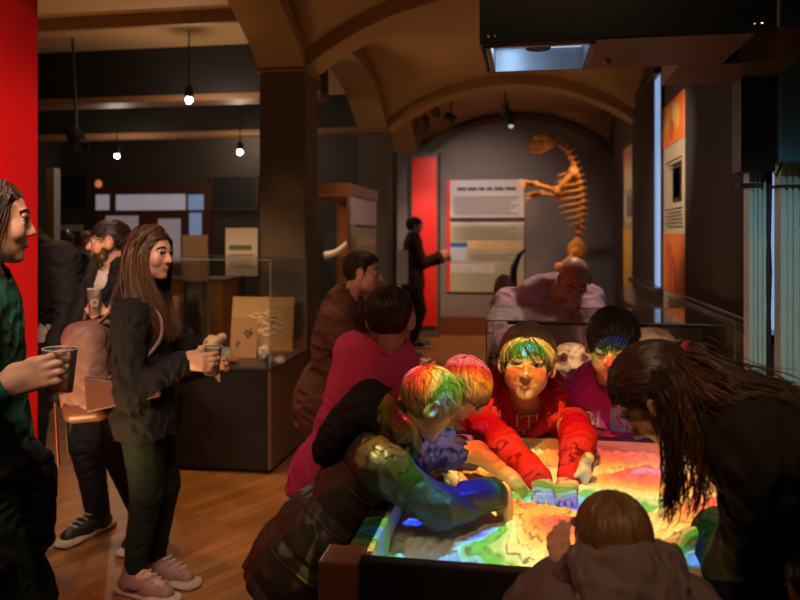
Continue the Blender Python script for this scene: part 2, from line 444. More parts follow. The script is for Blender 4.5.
class Person:
    """skeleton from a few joints; every mesh is a child of the body mesh"""
    def __init__(s, S, pel, nb, face, headC, hf, hu=(0, 0, 1), hh=None, kid=False, wide=1.0, arms=(), legs=(), rlean=None, shw=None):
        s.S, s.kid = S, kid; s.pel, s.nb = np.asarray(pel, float), np.asarray(nb, float)
        s.t = nrm(s.nb - s.pel); f = np.asarray(face, float); s.f = nrm(f - s.t * (f @ s.t)); s.r = np.cross(s.f, s.t)
        s.hh = hh or (.158 * S if kid else .133 * S); s.H = Head(headC, hf, hu, s.hh)
        s.wide = wide; s.sw = (shw or (.108 if kid else .112)) * S * (wide if wide > 1 else 1)
        s.arms, s.legs = [], []
        ax = np.stack([s.r, s.f, s.t]); s.ax = ax; s.tl = np.linalg.norm(s.nb - s.pel)
        for sd, sp in zip((-1, 1), arms):       # -1 left, 1 right (person's own)
            sh = s.nb - s.t * .045 * S + s.r * sd * s.sw + np.asarray(sp.get('shoff', (0, 0, 0)))
            el, wr = ik(sh, np.asarray(sp['wrist'], float), .185 * S, .155 * S, sp.get('hint', -s.t - s.f * .4))
            if 'elbow' in sp: el = np.asarray(sp['elbow'], float)
            s.arms.append((sh, el, wr, sp, sd))
        for sd, sp in zip((-1, 1), legs):
            hp = s.pel + s.r * sd * .052 * S - s.t * .01 * S
            ankle = np.asarray(sp['foot'], float) + A(0, 0, .05 * S)
            kn, an = ik(hp, ankle, .245 * S, .24 * S, sp.get('hint', nrm(s.f * A(1, 1, 0)) + A(0, 0, .1)))
            s.legs.append((hp, kn, an, sp, sd))
        s.loc = A(s.pel[0], s.pel[1], 0 if not legs else min(0, 9))
    def torso(s, q, o=0.0, k=.05, hem=None):
        S, w = s.S, s.wide; T = s.tl; c = lambda a, fy=0: s.pel + s.t * T * a + s.f * fy * S
        q.ell(c(.70), A(.090 * w, .060 * (1 + (w - 1) * .7), .140) * S + o, s.ax, k)
        q.ell(c(.36, .004), A(.078 * w, .055 * w, .130) * S + o, s.ax, k)
        q.ell(c(.04, -.004), A(.090 * (.5 + .5 * w), .068 * (.5 + .5 * w), .080) * S + o, s.ax, k)
        for sh, el, wr, sp, sd in s.arms:
            q.cone(s.nb - s.t * .03 * S, sh, .030 * S + o * .8, .036 * S + o * .8, k)
    def sleeve(s, q, i, o=0.0, k=.02, stop=1.0, fat=1.0):
        sh, el, wr, sp, sd = s.arms[i]; S = s.S
        q.cone(sh, sh + (el - sh) * min(1, stop * 2), .033 * S * fat + o, .0265 * S * fat + o, k)
        if stop > .5: q.cone(el, el + (wr - el) * (stop * 2 - 1), .0265 * S * fat + o, (.0265 - .0075 * (stop * 2 - 1)) * S * fat + o, k)
    def body(s, name, res, skin, label, cat='person', group=None, hands=True, **hk):
        S, q = s.S, Sdf(); s.torso(q)
        for i, (sh, el, wr, sp, sd) in enumerate(s.arms):
            q.cone(sh, el, .031 * S, .024 * S, .02); q.cone(el, wr, .0245 * S, .0165 * S, .015)
            hd = sp.get('hand')
            hl = (.105 if not s.kid else .102) * S
            d = np.asarray(hd['d'] if hd else wr - el, float); n = np.asarray(hd.get('n', -s.f) if hd else s.r * -sd, float)
            t = np.asarray(hd.get('t', s.f) if hd else s.f, float)
            add_hand(q, wr, d, n, t, hl, **{k_: v for k_, v in (hd or {}).items() if k_ in ('curl', 'spread', 'thumb')})
        for hp, kn, an, sp, sd in s.legs:
            q.cone(hp, kn, .052 * S, .034 * S, .03); q.cone(kn, an, .034 * S, .020 * S, .02)
            td = nrm(sp.get('toe', s.f * A(1, 1, 0))); fb = an - A(0, 0, .028 * S)
            q.cone(an, fb + td * .10 * S, .022 * S, .018 * S, .02)
        add_head(q, s.H, s.nb, s.kid, **hk)
        v, f = q.mesh(res)
        l = s.H.loc(v); t = np.ones((len(v), 3))
        lip = np.exp(-(((l[:, 0]) / .085) ** 4) - ((l[:, 2] + .262) / .04) ** 4) * (l[:, 1] > .3)
        t = t * (1 - lip[:, None]) + lip[:, None] * np.array(hk.get('lip', (.85, .45, .45)) if 0 else (.85, .48, .47))
        blush = np.exp(-((np.abs(l[:, 0]) - .17) / .09) ** 2 - ((l[:, 2] + .1) / .09) ** 2) * (l[:, 1] > .1)
        t *= 1 - blush[:, None] * np.array([0, .18, .16])
        s.root = mesh_np(name, v, f, skin, None, True, s.loc, t); tag(s.root, label, cat, group)
        s.res = res
        return s.root
    def add(s, name, q, m, res=None, disp=None, dmax=0, tint=None):
        v, f = q.mesh(res or s.res, disp, dmax)
        return mesh_np(name, v, f, m, s.root, True, s.loc, tint)
    def eyes(s, iris=(.10, .16, .2), gaze=(0, 1, 0)):
        H = s.H; g = nrm(np.asarray(gaze, float)); M = [mat('eye_white', (.50, .44, .42), .3, var=.02), mat('iris_%d' % int(iris[0] * 1000), iris, .2, var=.1), mat('pupil', (.01, .01, .01), .1, var=0)]
        for sx in (-1, 1):
            c = H.w(sx * .14, .296, .033); n1, n2 = 24, 14
            th = np.linspace(0, PI, n2); ph = np.arange(n1) * 2 * PI / n1
            gw = H.ax.T @ g; xx = nrm(np.cross(gw, H.u)); yy = np.cross(gw, xx)
            V = np.array([c + H.h * .060 * (gw * math.cos(a) + (xx * math.cos(b) + yy * math.sin(b)) * math.sin(a)) for a in th for b in ph])
            Fq = [[i * n1 + k, i * n1 + (k + 1) % n1, (i + 1) * n1 + (k + 1) % n1, (i + 1) * n1 + k] for i in range(n2 - 1) for k in range(n1)]
            mi = [2 if i < 1 else 1 if i < 3 else 0 for i in range(n2 - 1) for k in range(n1)]
            mesh_np('eye', V, Fq, M, s.root, True, s.loc, None, mi)
    def brows(s, m, closed=False, w=1.0):
        H = s.H; P, R, T = [], [], []
        for sx in (-1, 1):
            for j in range(3):
                P.append([H.w(sx * x, y + .008, z + j * .012) for x, y, z in ((.06, .362, .115), (.12, .36, .135), (.18, .325, .13), (.225, .27, .105))]); R.append(.011 * H.h * w); T.append(np.ones(3) * .8)
            zl = -.0 if closed else .060
            P.append([H.w(sx * x, y, z) for x, y, z in ((.075, .352, zl - .012), (.11, .375, zl), (.16, .37, zl), (.205, .33, zl - .015))]); R.append(.009 * H.h); T.append(np.ones(3) * .5)
        v, f, t = tubes(P, R, T, 5, .5)
        return mesh_np('eyebrows', v, f, m, s.root, True, s.loc, t)
    def top(s, name, m, off=.014, hem=-.10, sleeve=(1.0, 1.0), folds=.006, freq=15, seed=3, fat=1.1, collar=None, res=None, extra=None, k=.04, puff=None, neck_cut=.062, fatten=1.0):
        q = Sdf(); S = s.S; s.torso(q, off, k)
        c0 = s.pel + s.t * S * hem
        q.ell(s.pel + s.t * (S * hem + .06 * S), A(.092 * s.wide * fatten, .070 * s.wide * fatten, .12) * S + off + .010, s.ax, k)
        for i in range(len(s.arms)): s.sleeve(q, i, off * .75, .025, sleeve[i] if hasattr(sleeve, '__len__') else sleeve, fat)
        if extra: extra(q)
        q.cut(c0, -s.t)
        nd = nrm(s.H.w(0, -.1, -.3) - s.nb)
        if neck_cut: q.cone(s.nb - nd * .012 + s.f * .008, s.nb + nd * .3 + s.f * .03, neck_cut * S * (.62 if s.kid else .58), neck_cut * S * .9, .008, 's')
        d1 = ridged(seed, folds, freq); dm = folds * 2.2
        if puff:
            pp, pa, pd = puff
            def d2(P):
                t = ((P - s.pel) @ nrm(pd)) / pp
                return d1(P) * .7 + pa * (.75 - np.sqrt(np.abs(np.sin(PI * t))))
            disp, dm = d2, dm + pa * 1.2
        else: disp = d1
        ob = s.add(name, q, m, res, disp, dm)
        s.top_ob = ob
        return ob
    def collar(s, m, r=.055, t=.014, name='collar', open_=0, h=.03):
        q = Sdf(); S = s.S; nd = nrm(s.H.w(0, -.1, -.3) - s.nb); n = 14; pts = []
        for i in range(n + 1):
            a = 2 * PI * i / n + PI / 2
            pts.append(s.nb + nd * (.004 + h * (.5 - .5 * math.sin(a))) * 1 + (s.r * math.cos(a) * r * 1.05 + s.f * (math.sin(a) * r * .9 + .006 / S * S)) * S - nd * .0)
        q.path(pts, [t] * len(pts), .008)
        return s.add(name, q, m)
    def hood(s, m, seed=5, big=1.0, name='hood'):
        """gathered hood lying round the neck and on the upper back"""
        q = Sdf(); S = s.S; b = s.nb - s.f * .055 * S; w = .075 * S * big
        pts = [s.nb + s.r * x * S * big + s.f * y * S + s.t * z * S for x, y, z in ((-.02, .075, -.055), (-.06, .045, -.012), (-.075, -.005, .018), (-.055, -.06, .030), (0, -.085, .034), (.055, -.06, .030), (.075, -.005, .018), (.06, .045, -.012), (.02, .075, -.055))]
        q.path(pts, [.012 * S, .02 * S, .026 * S, .034 * S, .036 * S, .034 * S, .026 * S, .02 * S, .012 * S], .02)
        q.ell(s.nb - s.f * .095 * S * big - s.t * .045 * S, A(.085, .038, .085) * S * big, s.ax, .04)
        d = ridged(seed, .006, 22)
        return s.add(name, q, m, None, d, .014)
    def trousers(s, m, off=.012, folds=.005, seed=9, stop=.96, fat=1.0, name='trousers'):
        q = Sdf(); S = s.S
        q.ell(s.pel + s.t * .02 * S, A(.092 * (.5 + .5 * s.wide), .070 * (.5 + .5 * s.wide), .085) * S + off, s.ax, .04)
        for hp, kn, an, sp, sd in s.legs:
            q.cone(hp, kn, .055 * S * fat + off, .036 * S * fat + off, .03)
            q.cone(kn, kn + (an - kn) * stop, .036 * S * fat + off, .024 * S * fat + off, .02)
        q.cut(s.pel + s.t * .03 * S, s.t)
        return s.add(name, q, m, None, ridged(seed, folds, 13), folds * 2.2)
    def shoes(s, m, sole, label=None):
        S = s.S
        for hp, kn, an, sp, sd in s.legs:
            td = nrm(np.asarray(sp.get('toe', s.f * A(1, 1, 0)))); up = A(0, 0, 1.0); sr = np.cross(td, up); ft = np.asarray(sp['foot'], float); ax = np.stack([sr, td, up])
            q = Sdf(); q.cone(an + up * .012 * S, ft + up * .03 * S - td * .005, .030 * S, .029 * S, .02)
            q.path([ft + up * .033 * S, ft + up * .030 * S + td * .06 * S, ft + up * .024 * S + td * .115 * S], [.031 * S, .029 * S, .022 * S], .025)
            q.cone(ft + up * .026 * S - td * .02 * S, ft + up * .03 * S, .027 * S, .03 * S, .02); q.cut(ft + up * .012 * S, -up)
            q.cone(an + up * .02 * S, an + up * .06 * S, .023 * S, .03 * S, .005, 's')
            sh = s.add('shoe', q, m)
            q = Sdf(); c = ft + td * .048 * S + up * .010 * S
            q.box(c, A(.031 * S, .100 * S, .0105 * S), ax, .010 * S, .01); q.ell(c + td * .06 * S + sr * 0, A(.037, .05, .012) * S, ax, .01); q.cut(ft, -up)
            so = s.add('sole', q, sole); so.parent = sh
            q = Sdf()
            for j in range(4):
                y = .045 + j * .018; q.cone(ft + td * y * S + up * (.066 - j * .006) * S - sr * .016 * S, ft + td * y * S + up * (.066 - j * .006) * S + sr * .016 * S, .0035 * S, .0035 * S, .0)
            la = s.add('laces', q, sole, max(.003, s.res * .6)); la.parent = sh
    def piping(s, ob, offs, m, r=.0035, span=(0, 2 * PI)):
        """raised seam lines round a garment: rings dropped on the cloth from outside"""
        tm = ob.data; bv = BVHTree.FromPolygons([v.co for v in tm.vertices], [p.vertices for p in tm.polygons])
        for a, tilt in offs:
            c = s.pel + s.t * a; pts = []
            for th in np.linspace(span[0], span[1], 60):
                d = s.r * math.cos(th) + s.f * math.sin(th); o = c + d * .6 + s.t * tilt * math.cos(th) - s.loc
                hit = bv.ray_cast(Vector(o), Vector(-d), .6)
                if hit[0] is not None: pts.append(np.array(hit[0]))
            if len(pts) > 4: MB().tube(pts, r, 6).build('seam_piping', m, ob, None, True)
    def text_on(s, body, size, mat_, d_from, fwd, right, up_, parent, name='lettering', eps=.0025, box=None):
        """letters laid on a garment: every vertex is dropped along -fwd on the cloth"""
        cu = bpy.data.curves.new('txt', 'FONT'); cu.body = body; cu.size = size; cu.align_x = 'CENTER'; cu.resolution_u = 2
        to = bpy.data.objects.new('txt', cu); COL.objects.link(to); dg = bpy.context.evaluated_depsgraph_get(); dg.update()
        me = bpy.data.meshes.new_from_object(to.evaluated_get(dg)); bpy.data.objects.remove(to)
        bm = bmesh.new(); bm.from_mesh(me)
        if box:
            for bx in box:
                vs = [bm.verts.new((x, y, 0)) for x, y in bx]; bm.faces.new(vs)
        bmesh.ops.triangulate(bm, faces=bm.faces)
        for _ in range(3):
            es = [e for e in bm.edges if e.calc_length() > size * .16]
            if es: bmesh.ops.subdivide_edges(bm, edges=es, cuts=1); bmesh.ops.triangulate(bm, faces=bm.faces)
        return s.drop(bm, d_from, fwd, right, up_, parent, mat_, name, eps)
    def drop(s, bm, d_from, fwd, right, up_, parent, mat_, name, eps):
        tm = parent.data; bv = BVHTree.FromPolygons([v.co for v in tm.vertices], [p.vertices for p in tm.polygons])
        dirv = Vector(-nrm(fwd)); bad = []
        for v in bm.verts:
            o = np.asarray(d_from, float) + right * v.co.x + up_ * v.co.y - s.loc
            hit = bv.ray_cast(Vector(o), dirv, 1.0)
            if hit[0] is None: bad.append(v); continue
            v.co = hit[0] - dirv * eps
        bmesh.ops.delete(bm, geom=bad, context='VERTS')
        me = bpy.data.meshes.new(name); bm.to_mesh(me); bm.free(); me.materials.append(mat_)
        ob = bpy.data.objects.new(name, me); COL.objects.link(ob); ob.parent = parent
        return ob
# ------------------------------------------------------------------ the hall
M_PLASTER = mat('hall_plaster_tan', (.30, .17, .07), .75, var=.12, scale=3, bump=.1, bscale=40)
M_DARKWALL = mat('wall_dark_brown_paint', (.05, .038, .032), .7, var=.15, scale=4)
M_FARWALL = mat('wall_taupe_paint', (.20, .16, .15), .75, var=.10, scale=2.5)
M_COLUMN = mat('column_brown_grey_paint', (.12, .09, .068), .6, var=.14, scale=5)
M_BLACK = mat('black_paint', (.012, .011, .011), .5, var=.2)
M_TIMBER = mat('beam_brown_wood', (.24, .11, .045), .5, var=.3, scale=6, stretch=(.4, 6, 6))
M_CEIL = mat('ceiling_warm_board', (.38, .23, .11), .8, var=.10, scale=2)
M_RED = mat('red_partition_paint', (.62, .004, .006), .5, var=.05, scale=2)
M_REDP = mat('red_panel_vinyl', (.75, .015, .01), .5, var=.06, scale=2)

def floor_mat():
    m, nt, b, out = new_mat('oak_plank_floor'); N, L = nt.nodes.new, nt.links.new
    tc = N('ShaderNodeTexCoord'); mp = N('ShaderNodeMapping'); mp.inputs['Rotation'].default_value = (0, 0, math.radians(-62)); L(tc.outputs['Object'], mp.inputs[0])
    br = N('ShaderNodeTexBrick'); br.inputs['Scale'].default_value = 1; br.inputs['Brick Width'].default_value = .9; br.inputs['Row Height'].default_value = .075
    br.inputs['Mortar Size'].default_value = .0018; br.inputs['Color1'].default_value = (.36, .165, .05, 1); br.inputs['Color2'].default_value = (.23, .098, .028, 1); br.inputs['Mortar'].default_value = (.05, .02, .008, 1)
    br.offset = .37; L(mp.outputs[0], br.inputs[0])
    m2 = N('ShaderNodeMapping'); m2.inputs['Scale'].default_value = (1.5, 30, 1); L(mp.outputs[0], m2.inputs[0])
    nz = N('ShaderNodeTexNoise'); nz.inputs['Scale'].default_value = 3; nz.inputs['Detail'].default_value = 6; L(m2.outputs[0], nz.inputs[0])
    mx = N('ShaderNodeMix'); mx.data_type = 'RGBA'; mx.blend_type = 'MULTIPLY'; mx.inputs['Factor'].default_value = .7
    rp = N('ShaderNodeMapRange'); rp.inputs['To Min'].default_value = .45; rp.inputs['To Max'].default_value = 1.5; L(nz.outputs['Fac'], rp.inputs[0])
    L(br.outputs['Color'], mx.inputs['A']); L(rp.outputs[0], mx.inputs['B']); L(mx.outputs['Result'], b.inputs['Base Color'])
    b.inputs['Roughness'].default_value = .38
    bp = N('ShaderNodeBump'); bp.inputs['Strength'].default_value = .15; bp.inputs['Distance'].default_value = .003; L(br.outputs['Fac'], bp.inputs['Height']); bp.invert = True; L(bp.outputs[0], b.inputs['Normal'])
    return m
def struct(mb, name, m, smooth=False): return mb.build(name, m, None, None, smooth, 'structure')
FAR = 12.1; XL, XC0, XC1, XR = -9.0, -2.11, -1.73, 1.30; SPR, APX = 2.93, 3.44
struct(MB().box2((XL - .2, -3, -.1), (XR + .5, 13.6, 0)), 'floor', floor_mat())
struct(MB().box2((XC0, FAR, 0), (XR, FAR + .3, 4.6)), 'wall_far', M_FARWALL)
struct(MB().box2((XC0, FAR - .03, 0), (XR, FAR, .30)), 'baseboard_far', mat('baseboard_red_brown', (.16, .045, .018), .45, var=.3, stretch=(1, 8, 8)))
struct(MB().box2((XL, 13.3, 0), (XC0, 13.6, 4.6)), 'wall_aisle_end', M_DARKWALL)
struct(MB().box2((XL - .2, -3, 0), (XL, 13.6, 4.6)), 'wall_left', M_DARKWALL)
def seg_arch(a, b, z0, rise, n=20, up=0.0):
    """segmental arch curve from a to b: list of (s, z)"""
    h = (b - a) / 2; R = (h * h + rise * rise) / (2 * rise); c = (a + b) / 2
    return [(c + h * t, z0 + math.sqrt(max(R * R - (h * t) ** 2, 0)) - (R - rise) + up) for t in np.linspace(-1, 1, n + 1)]
COLY = [2.2, 5.7, 9.2]; CW = .36
for y in COLY:
    if y > 3:
        q = MB().box2((XC0, y, 0), (XC1, y + CW, SPR - .03), .012).box2((XC0 - .02, y - .02, 0), (XC1 + .02, y + CW + .02, .16), .008)
        struct(q, 'column', M_COLUMN); struct(MB().box2((XC0 - .015, y - .015, SPR - .03), (XC1 + .015, y + CW + .015, SPR + .0), .006), 'column_capital', M_PLASTER)
    cur = seg_arch(XC1, XR, SPR, APX - SPR)
    poly = [(s, y, z) for s, z in cur] + [(XR, y, 4.3), (XC1, y, 4.3)]
    struct(MB().prism(poly, (0, CW, 0)), 'ceiling_rib', M_PLASTER)
for y0, y1 in ((-1.3, 2.2), (2.2 + CW, 5.7), (5.7 + CW, 9.2), (9.2 + CW, 11.75)):
    cur = seg_arch(y0, y1, SPR, .50 if y1 < 11 else .42)
    struct(MB().prism([(XC0, s, z) for s, z in cur] + [(XC0, y1, 4.3), (XC0, y0, 4.3)], (XC1 - XC0, 0, 0)), 'ceiling_arch', M_PLASTER)
def vault():
    xs = np.linspace(XC1, XR, 33); ys = np.linspace(-2.5, FAR, 150); bm = bmesh.new()
    hx = np.interp(xs, *zip(*seg_arch(XC1, XR, SPR, APX - SPR, 40)))
    hy = np.zeros(len(ys))
    for y0, y1 in ((-1.3, 2.2), (2.56, 5.7), (6.06, 9.2), (9.56, FAR)):
        m = (ys >= y0) & (ys <= y1); hy[m] = np.interp(ys[m], *zip(*seg_arch(y0, y1, SPR, .50, 40)))
    g = [[bm.verts.new((x, y, max(hx[i], hy[j] if hy[j] else 0) + .13)) for j, y in enumerate(ys)] for i, x in enumerate(xs)]
    for i in range(len(xs) - 1):
        for j in range(len(ys) - 1): bm.faces.new((g[i][j], g[i + 1][j], g[i + 1][j + 1], g[i][j + 1]))
    me = bpy.data.meshes.new('ceiling_vault'); bm.to_mesh(me); bm.free(); me.materials.append(M_PLASTER)
    o = bpy.data.objects.new('ceiling_vault', me); COL.objects.link(o); o['kind'] = 'structure'
    so = o.modifiers.new('thick', 'SOLIDIFY'); so.thickness = .1; so.offset = 1
    me.polygons.foreach_set('use_smooth', np.ones(len(me.polygons), bool))
vault()
# arch moulding on the far wall
cur = seg_arch(XC1 + .05, XR, SPR - .1, .62)
def band(cur, y, w, dep, name, m):
    q = MB()
    q.prism([(s, y, z) for s, z in cur] + [(s, y, z + w) for s, z in cur[::-1]], (0, dep, 0)); struct(q, name, m)
band(cur, FAR - .06, .10, .06, 'trim_1', mat('arch_trim_dark_plaster', (.11, .07, .045), .7))
# aisle on the left: ceiling boards, cross beams, battens
struct(MB().box2((XL, -3, 3.62), (XC0, 13.4, 3.72)), 'ceiling', M_CEIL)
for y, z0, dp in ((7.5, 3.04, .3), (10.4, 3.08, .3)):
    struct(MB().box2((XL, y, z0 + .07), (XC0, y + dp, 3.62)), 'ceiling_beam', M_BLACK)  # upper beam coloured dark in place of shade on its face
    struct(MB().box2((XL, y - .015, z0), (XC0, y + dp + .015, z0 + .07), .01), 'ceiling_beam', M_TIMBER)  # brown lower strip stands in for light catching the beam edge
struct(MB().box2((XL, 6.3, 3.50), (XC0, 6.36, 3.62)), 'ceiling_beam', M_TIMBER)
# right wall with two blinded windows
WX = XR
def wall_piece(lo, hi): struct(MB().box2(lo, hi), 'wall_right', M_COLUMN)
wins = [(4.10, 6.30, 1.10, 3.05), (7.60, 9.40, 1.10, 3.25)]
yy = -3.0
for i, (a, b, z0, z1) in enumerate(wins):
    wall_piece((WX, yy, 0), (WX + .3, a, 4.6)); wall_piece((WX, a, 0), (WX + .3, b, z0)); wall_piece((WX, a, z1), (WX + .3, b, 4.6)); yy = b
    w = empty('window_%d' % (i + 1), (WX + .15, (a + b) / 2, z0)); w['kind'] = 'structure'
    L0 = (WX + .15, (a + b) / 2, z0)
    def part(mb, nm, m):
        o = mb.build(nm, m, w, L0); o['kind'] = 'structure'; return o
    part(MB().box2((WX - .012, a + .02, z0), (WX - .004, b - .02, z1)), 'window_pane', emit('daylight_glass', (.40, .58, 1.0), .6))
    part(MB().box2((WX - .03, a - .03, z0), (WX, a + .02, z1)).box2((WX - .03, b - .05, z0), (WX, b, z1)).box2((WX - .03, a, z1 - .05), (WX, b, z1)), 'window_frame', M_BLACK)
    part(MB().box2((WX - .10, a - .05, z0 - .05), (WX, b + .05, z0 + .0), .008), 'window_sill', mat('sill_dark_gloss', (.05, .03, .03), .25, var=.2))
wall_piece((WX, yy, 0), (WX + .3, FAR + .3, 4.6))
struct(MB().box2((WX - .02, -3, 0), (WX, FAR, .22)), 'baseboard_right', M_BLACK)
for (a, b, z0, z1), nm, gap in zip(wins, ('dark fabric roller blind over the nearer window, behind the aluminium posts', 'dark fabric roller blind over the window between orange and yellow panels'), (.17, .22)):
    bl = empty('roller_blind', (WX - .06, (a + b) / 2, z0), nm, 'blind'); L0 = bl.location
    MB().box2((WX - .062, a + gap, z0 + .002), (WX - .05, b, z1 - .03)).build('blind_fabric', mat('blind_cloth', (.022, .020, .020), .7, var=.2, bump=.1, bscale=300), bl, L0)
    MB().tube([(WX - .06, a + .02, z1 - .04), (WX - .06, b, z1 - .04)], .03, 14).build('roller_tube', M_BLACK, bl, L0)
    MB().tube([(WX - .056, a + gap, z0 + .016), (WX - .056, b, z0 + .016)], .012, 10).build('bottom_bar', mat('bar_metal', (.3, .3, .32), .3, 1), bl, L0)
# exhibition panels on the right wall
def vpanel(name, y0, y1, z0, z1, label, bands, marks):
    r = empty(name, (WX - .03, (y0 + y1) / 2, z0), label, 'panel'); L0 = r.location
    MB().box2((WX - .04, y0, z0), (WX - .002, y1, z1), .004).build('board', mat(name + '_board', (.55, .45, .30), .5, var=.06), r, L0)
    for nm, a, b, c, d, m in bands: MB().box2((WX - .046, y0 + (y1 - y0) * a, z0 + (z1 - z0) * c), (WX - .04, y0 + (y1 - y0) * b, z0 + (z1 - z0) * d)).build(nm, m, r, L0)
    q = MB()
    for a, b, c in marks: q.box2((WX - .048, y0 + (y1 - y0) * a, z0 + (z1 - z0) * c), (WX - .041, y0 + (y1 - y0) * b, z0 + (z1 - z0) * c + .008))
    q.build('text_lines', mat('ink_brown', (.10, .05, .03), .6), r, L0)
    return r
M_OR = mat('panel_orange', (.80, .20, .035), .5, var=.08, scale=3); M_OR2 = mat('panel_deep_orange', (.62, .09, .02), .5, var=.2, scale=5)
M_YE = mat('panel_yellow', (.75, .42, .06), .5, var=.12, scale=3); M_PK = mat('panel_peach', (.75, .42, .28), .5, var=.1)
lines = [(.10, .85 - .1 * (i % 3), .72 - i * .018) for i in range(3)] + [(.08, .9 - .12 * (i % 2), .50 - i * .016) for i in range(6)] + [(.15, .8 - .1 * (i % 2), .09 - i * .014) for i in range(5)]
op = vpanel('exhibit_sign', 6.42, 7.38, .87, 2.80, 'tall orange and cream exhibit panel with a red animal on the right wall',
    [('header_picture', 0, 1, .80, 1, M_OR), ('photo_frame', .12, .52, .53, .70, M_BLACK), ('photo', .18, .46, .55, .68, mat('photo_grey', (.28, .26, .25), .4, var=.6, scale=14)), ('orange_field', 0, 1, .12, .39, M_OR)], lines)
L0 = op.location
q = Sdf()   # a red standing animal printed on the orange field
X0 = WX - .047; zc = 1.36; yc = 6.9
q.ell((X0, yc, zc), (.004, .17, .085), None, .03); q.ell((X0, yc + .17, zc + .12), (.004, .07, .055), None, .05); q.path([(X0, yc + .12, zc + .03), (X0, yc + .17, zc + .1)], [.05, .03])
for dy in (-.13, -.07, .09, .14): q.cone((X0, yc + dy, zc - .04), (X0, yc + dy * 1.1, zc - .22), .03, .017)
q.fn(lambda P: np.abs(P[:, 0] - X0) - .004)
v, f = q.mesh(.008); mesh_np('animal_print', v, f, M_OR2, op, True, A(*L0)).location = (0, 0, 0)
for k, (c, rr, m) in enumerate((((yc - .2, 2.62), .12, M_YE), ((yc + .05, 2.55), .10, M_OR2), ((yc + .25, 2.66), .13, M_YE), ((yc - .05, 2.68), .09, M_PK))):
    MB().lathe((WX - .0475, c[0], c[1]), [(rr * .6, -.002), (rr, 0), (rr * .6, .002)], 20, (1, 0, 0)).build('print_patch', m, op, L0)
vpanel('exhibit_sign', 9.50, 10.36, .75, 2.74, 'yellow and cream exhibit panel farther along the right wall',
    [('header_picture', 0, 1, .86, 1, M_PK), ('photo', .1, .6, .55, .68, mat('photo_blue_grey', (.12, .14, .2), .4, var=.5, scale=9)), ('yellow_field', 0, 1, .10, .48, M_YE)], lines[:6])
# far poster
def far_poster():
    x0, x1, z0, z1 = -1.30, -.06, .70, 2.50; y = FAR
    r = empty('exhibit_poster', ((x0 + x1) / 2, y - .02, z0), 'large white, olive and orange text poster on the far wall beside the skeleton', 'poster'); L0 = r.location
    W, Hh = x1 - x0, z1 - z0
    P = lambda nm, a, b, c, d, m, t=.006: MB().box2((x0 + W * a, y - .03 - t, z0 + Hh * c), (x0 + W * b, y - .03, z0 + Hh * d)).build(nm, m, r, L0)
    MB().box2((x0, y - .03, z0), (x1, y - .001, z1), .003).build('board', mat('poster_white', (.62, .56, .55), .5, var=.05), r, L0)
    mo = mat('poster_olive', (.40, .36, .24), .5, var=.12, scale=4)
    P('olive_field', .05, 1, 0, .60, mo); P('dark_strip', .05, 1, .625, .665, mat('poster_maroon', (.08, .02, .03), .5)); P('red_edge', 0, .05, 0, 1, M_REDP, .008)
    P('orange_strip', .28, 1, .38, .46, mat('poster_apricot', (.72, .46, .22), .5), .009); P('blue_box', .05, .27, .40, .44, mat('poster_blue', (.02, .09, .35), .5), .009)
    P('white_box', .05, .27, .28, .40, mat('poster_pale_blue', (.42, .47, .55), .5), .009); P('pale_strip', .05, .62, .17, .25, mat('poster_pale', (.55, .48, .5), .5), .009)
    q = MB()
    def ln(a, b, c, h): q.box2((x0 + W * a, y - .042, z0 + Hh * c), (x0 + W * b, y - .036, z0 + Hh * c + h))
    for a, b in ((.14, .26), (.275, .40), (.415, .50), (.52, .60), (.62, .74), (.76, .90)): ln(a, b, .905, .05)
    for i in range(7): ln(.10, .93 - .05 * (i % 3), .84 - i * .024, .012)
    for i in range(5): ln(.10, .9 - .1 * (i % 2), .56 - i * .022, .010)
    for i in range(3): ln(.32, .9 - .1 * (i % 2), .33 - i * .022, .010)
    q.build('text_lines', mat('ink_dark', (.10, .07, .09), .6), r, L0)
far_poster()
# red banner on the last pier
r = empty('red_banner_panel', (-1.60, 11.72, .18), 'tall plain red panel on the last pier of the left arcade', 'panel')
MB().box2((-1.80, 11.70, .18), (-1.42, 11.74, 2.84), .004).build('board', M_REDP, r, r.location)
struct(MB().box2((-1.83, 11.745, 0), (-1.40, FAR, SPR - .02)), 'column', M_COLUMN)
# red partition at the left
rp = empty('red_partition', (-2.36, 1.2, 0), 'tall glossy red partition wall behind the woman in green', 'partition')
MB().box2((-2.42, -1.0, .03), (-2.30, 3.23, 3.5), .004).build('panel', M_RED, rp, rp.location)
MB().box2((-2.41, -1.0, 0), (-2.31, 3.22, .03)).build('plinth', M_BLACK, rp, rp.location)
# end wall of the aisle: doors with lit transoms, wall signs, frames
Y = 13.3
def ax(px, py, y=Y):
    a = (px - 400) / F; d = y / (a * SP + CP); return at(px, py, d)
dr = empty('door_1', (ax(150, 240)[0], Y - .05, 0)); dr['kind'] = 'structure'
def dpart(px0, py0, px1, py1, nm, m, t=.06):
    p, q = ax(px0, py0), ax(px1, py1)
    o = MB().box2((p[0], Y - t, min(p[2], q[2])), (q[0], Y - .002, max(p[2], q[2]))).build(nm, m, dr, dr.location); o['kind'] = 'structure'
dpart(96, 186, 212, 330, 'door_frame', mat('door_red_brown_wood', (.10, .03, .018), .4, var=.3))
M_LIT = emit('transom_frosted_glass', (.55, .52, .62), .30); M_LIT2 = emit('door_pane_glow', (.50, .42, .45), .22); M_BLU = emit('door_side_blue_glass', (.25, .36, .60), .35)
for a in ((98, 195, 111, 210), (118, 195, 187, 210)): dpart(*a, 'transom_pane', M_LIT, .075)
dpart(190, 195, 205, 210, 'transom_pane', M_BLU, .075); dpart(191, 213, 203, 236, 'side_pane', M_BLU, .075)
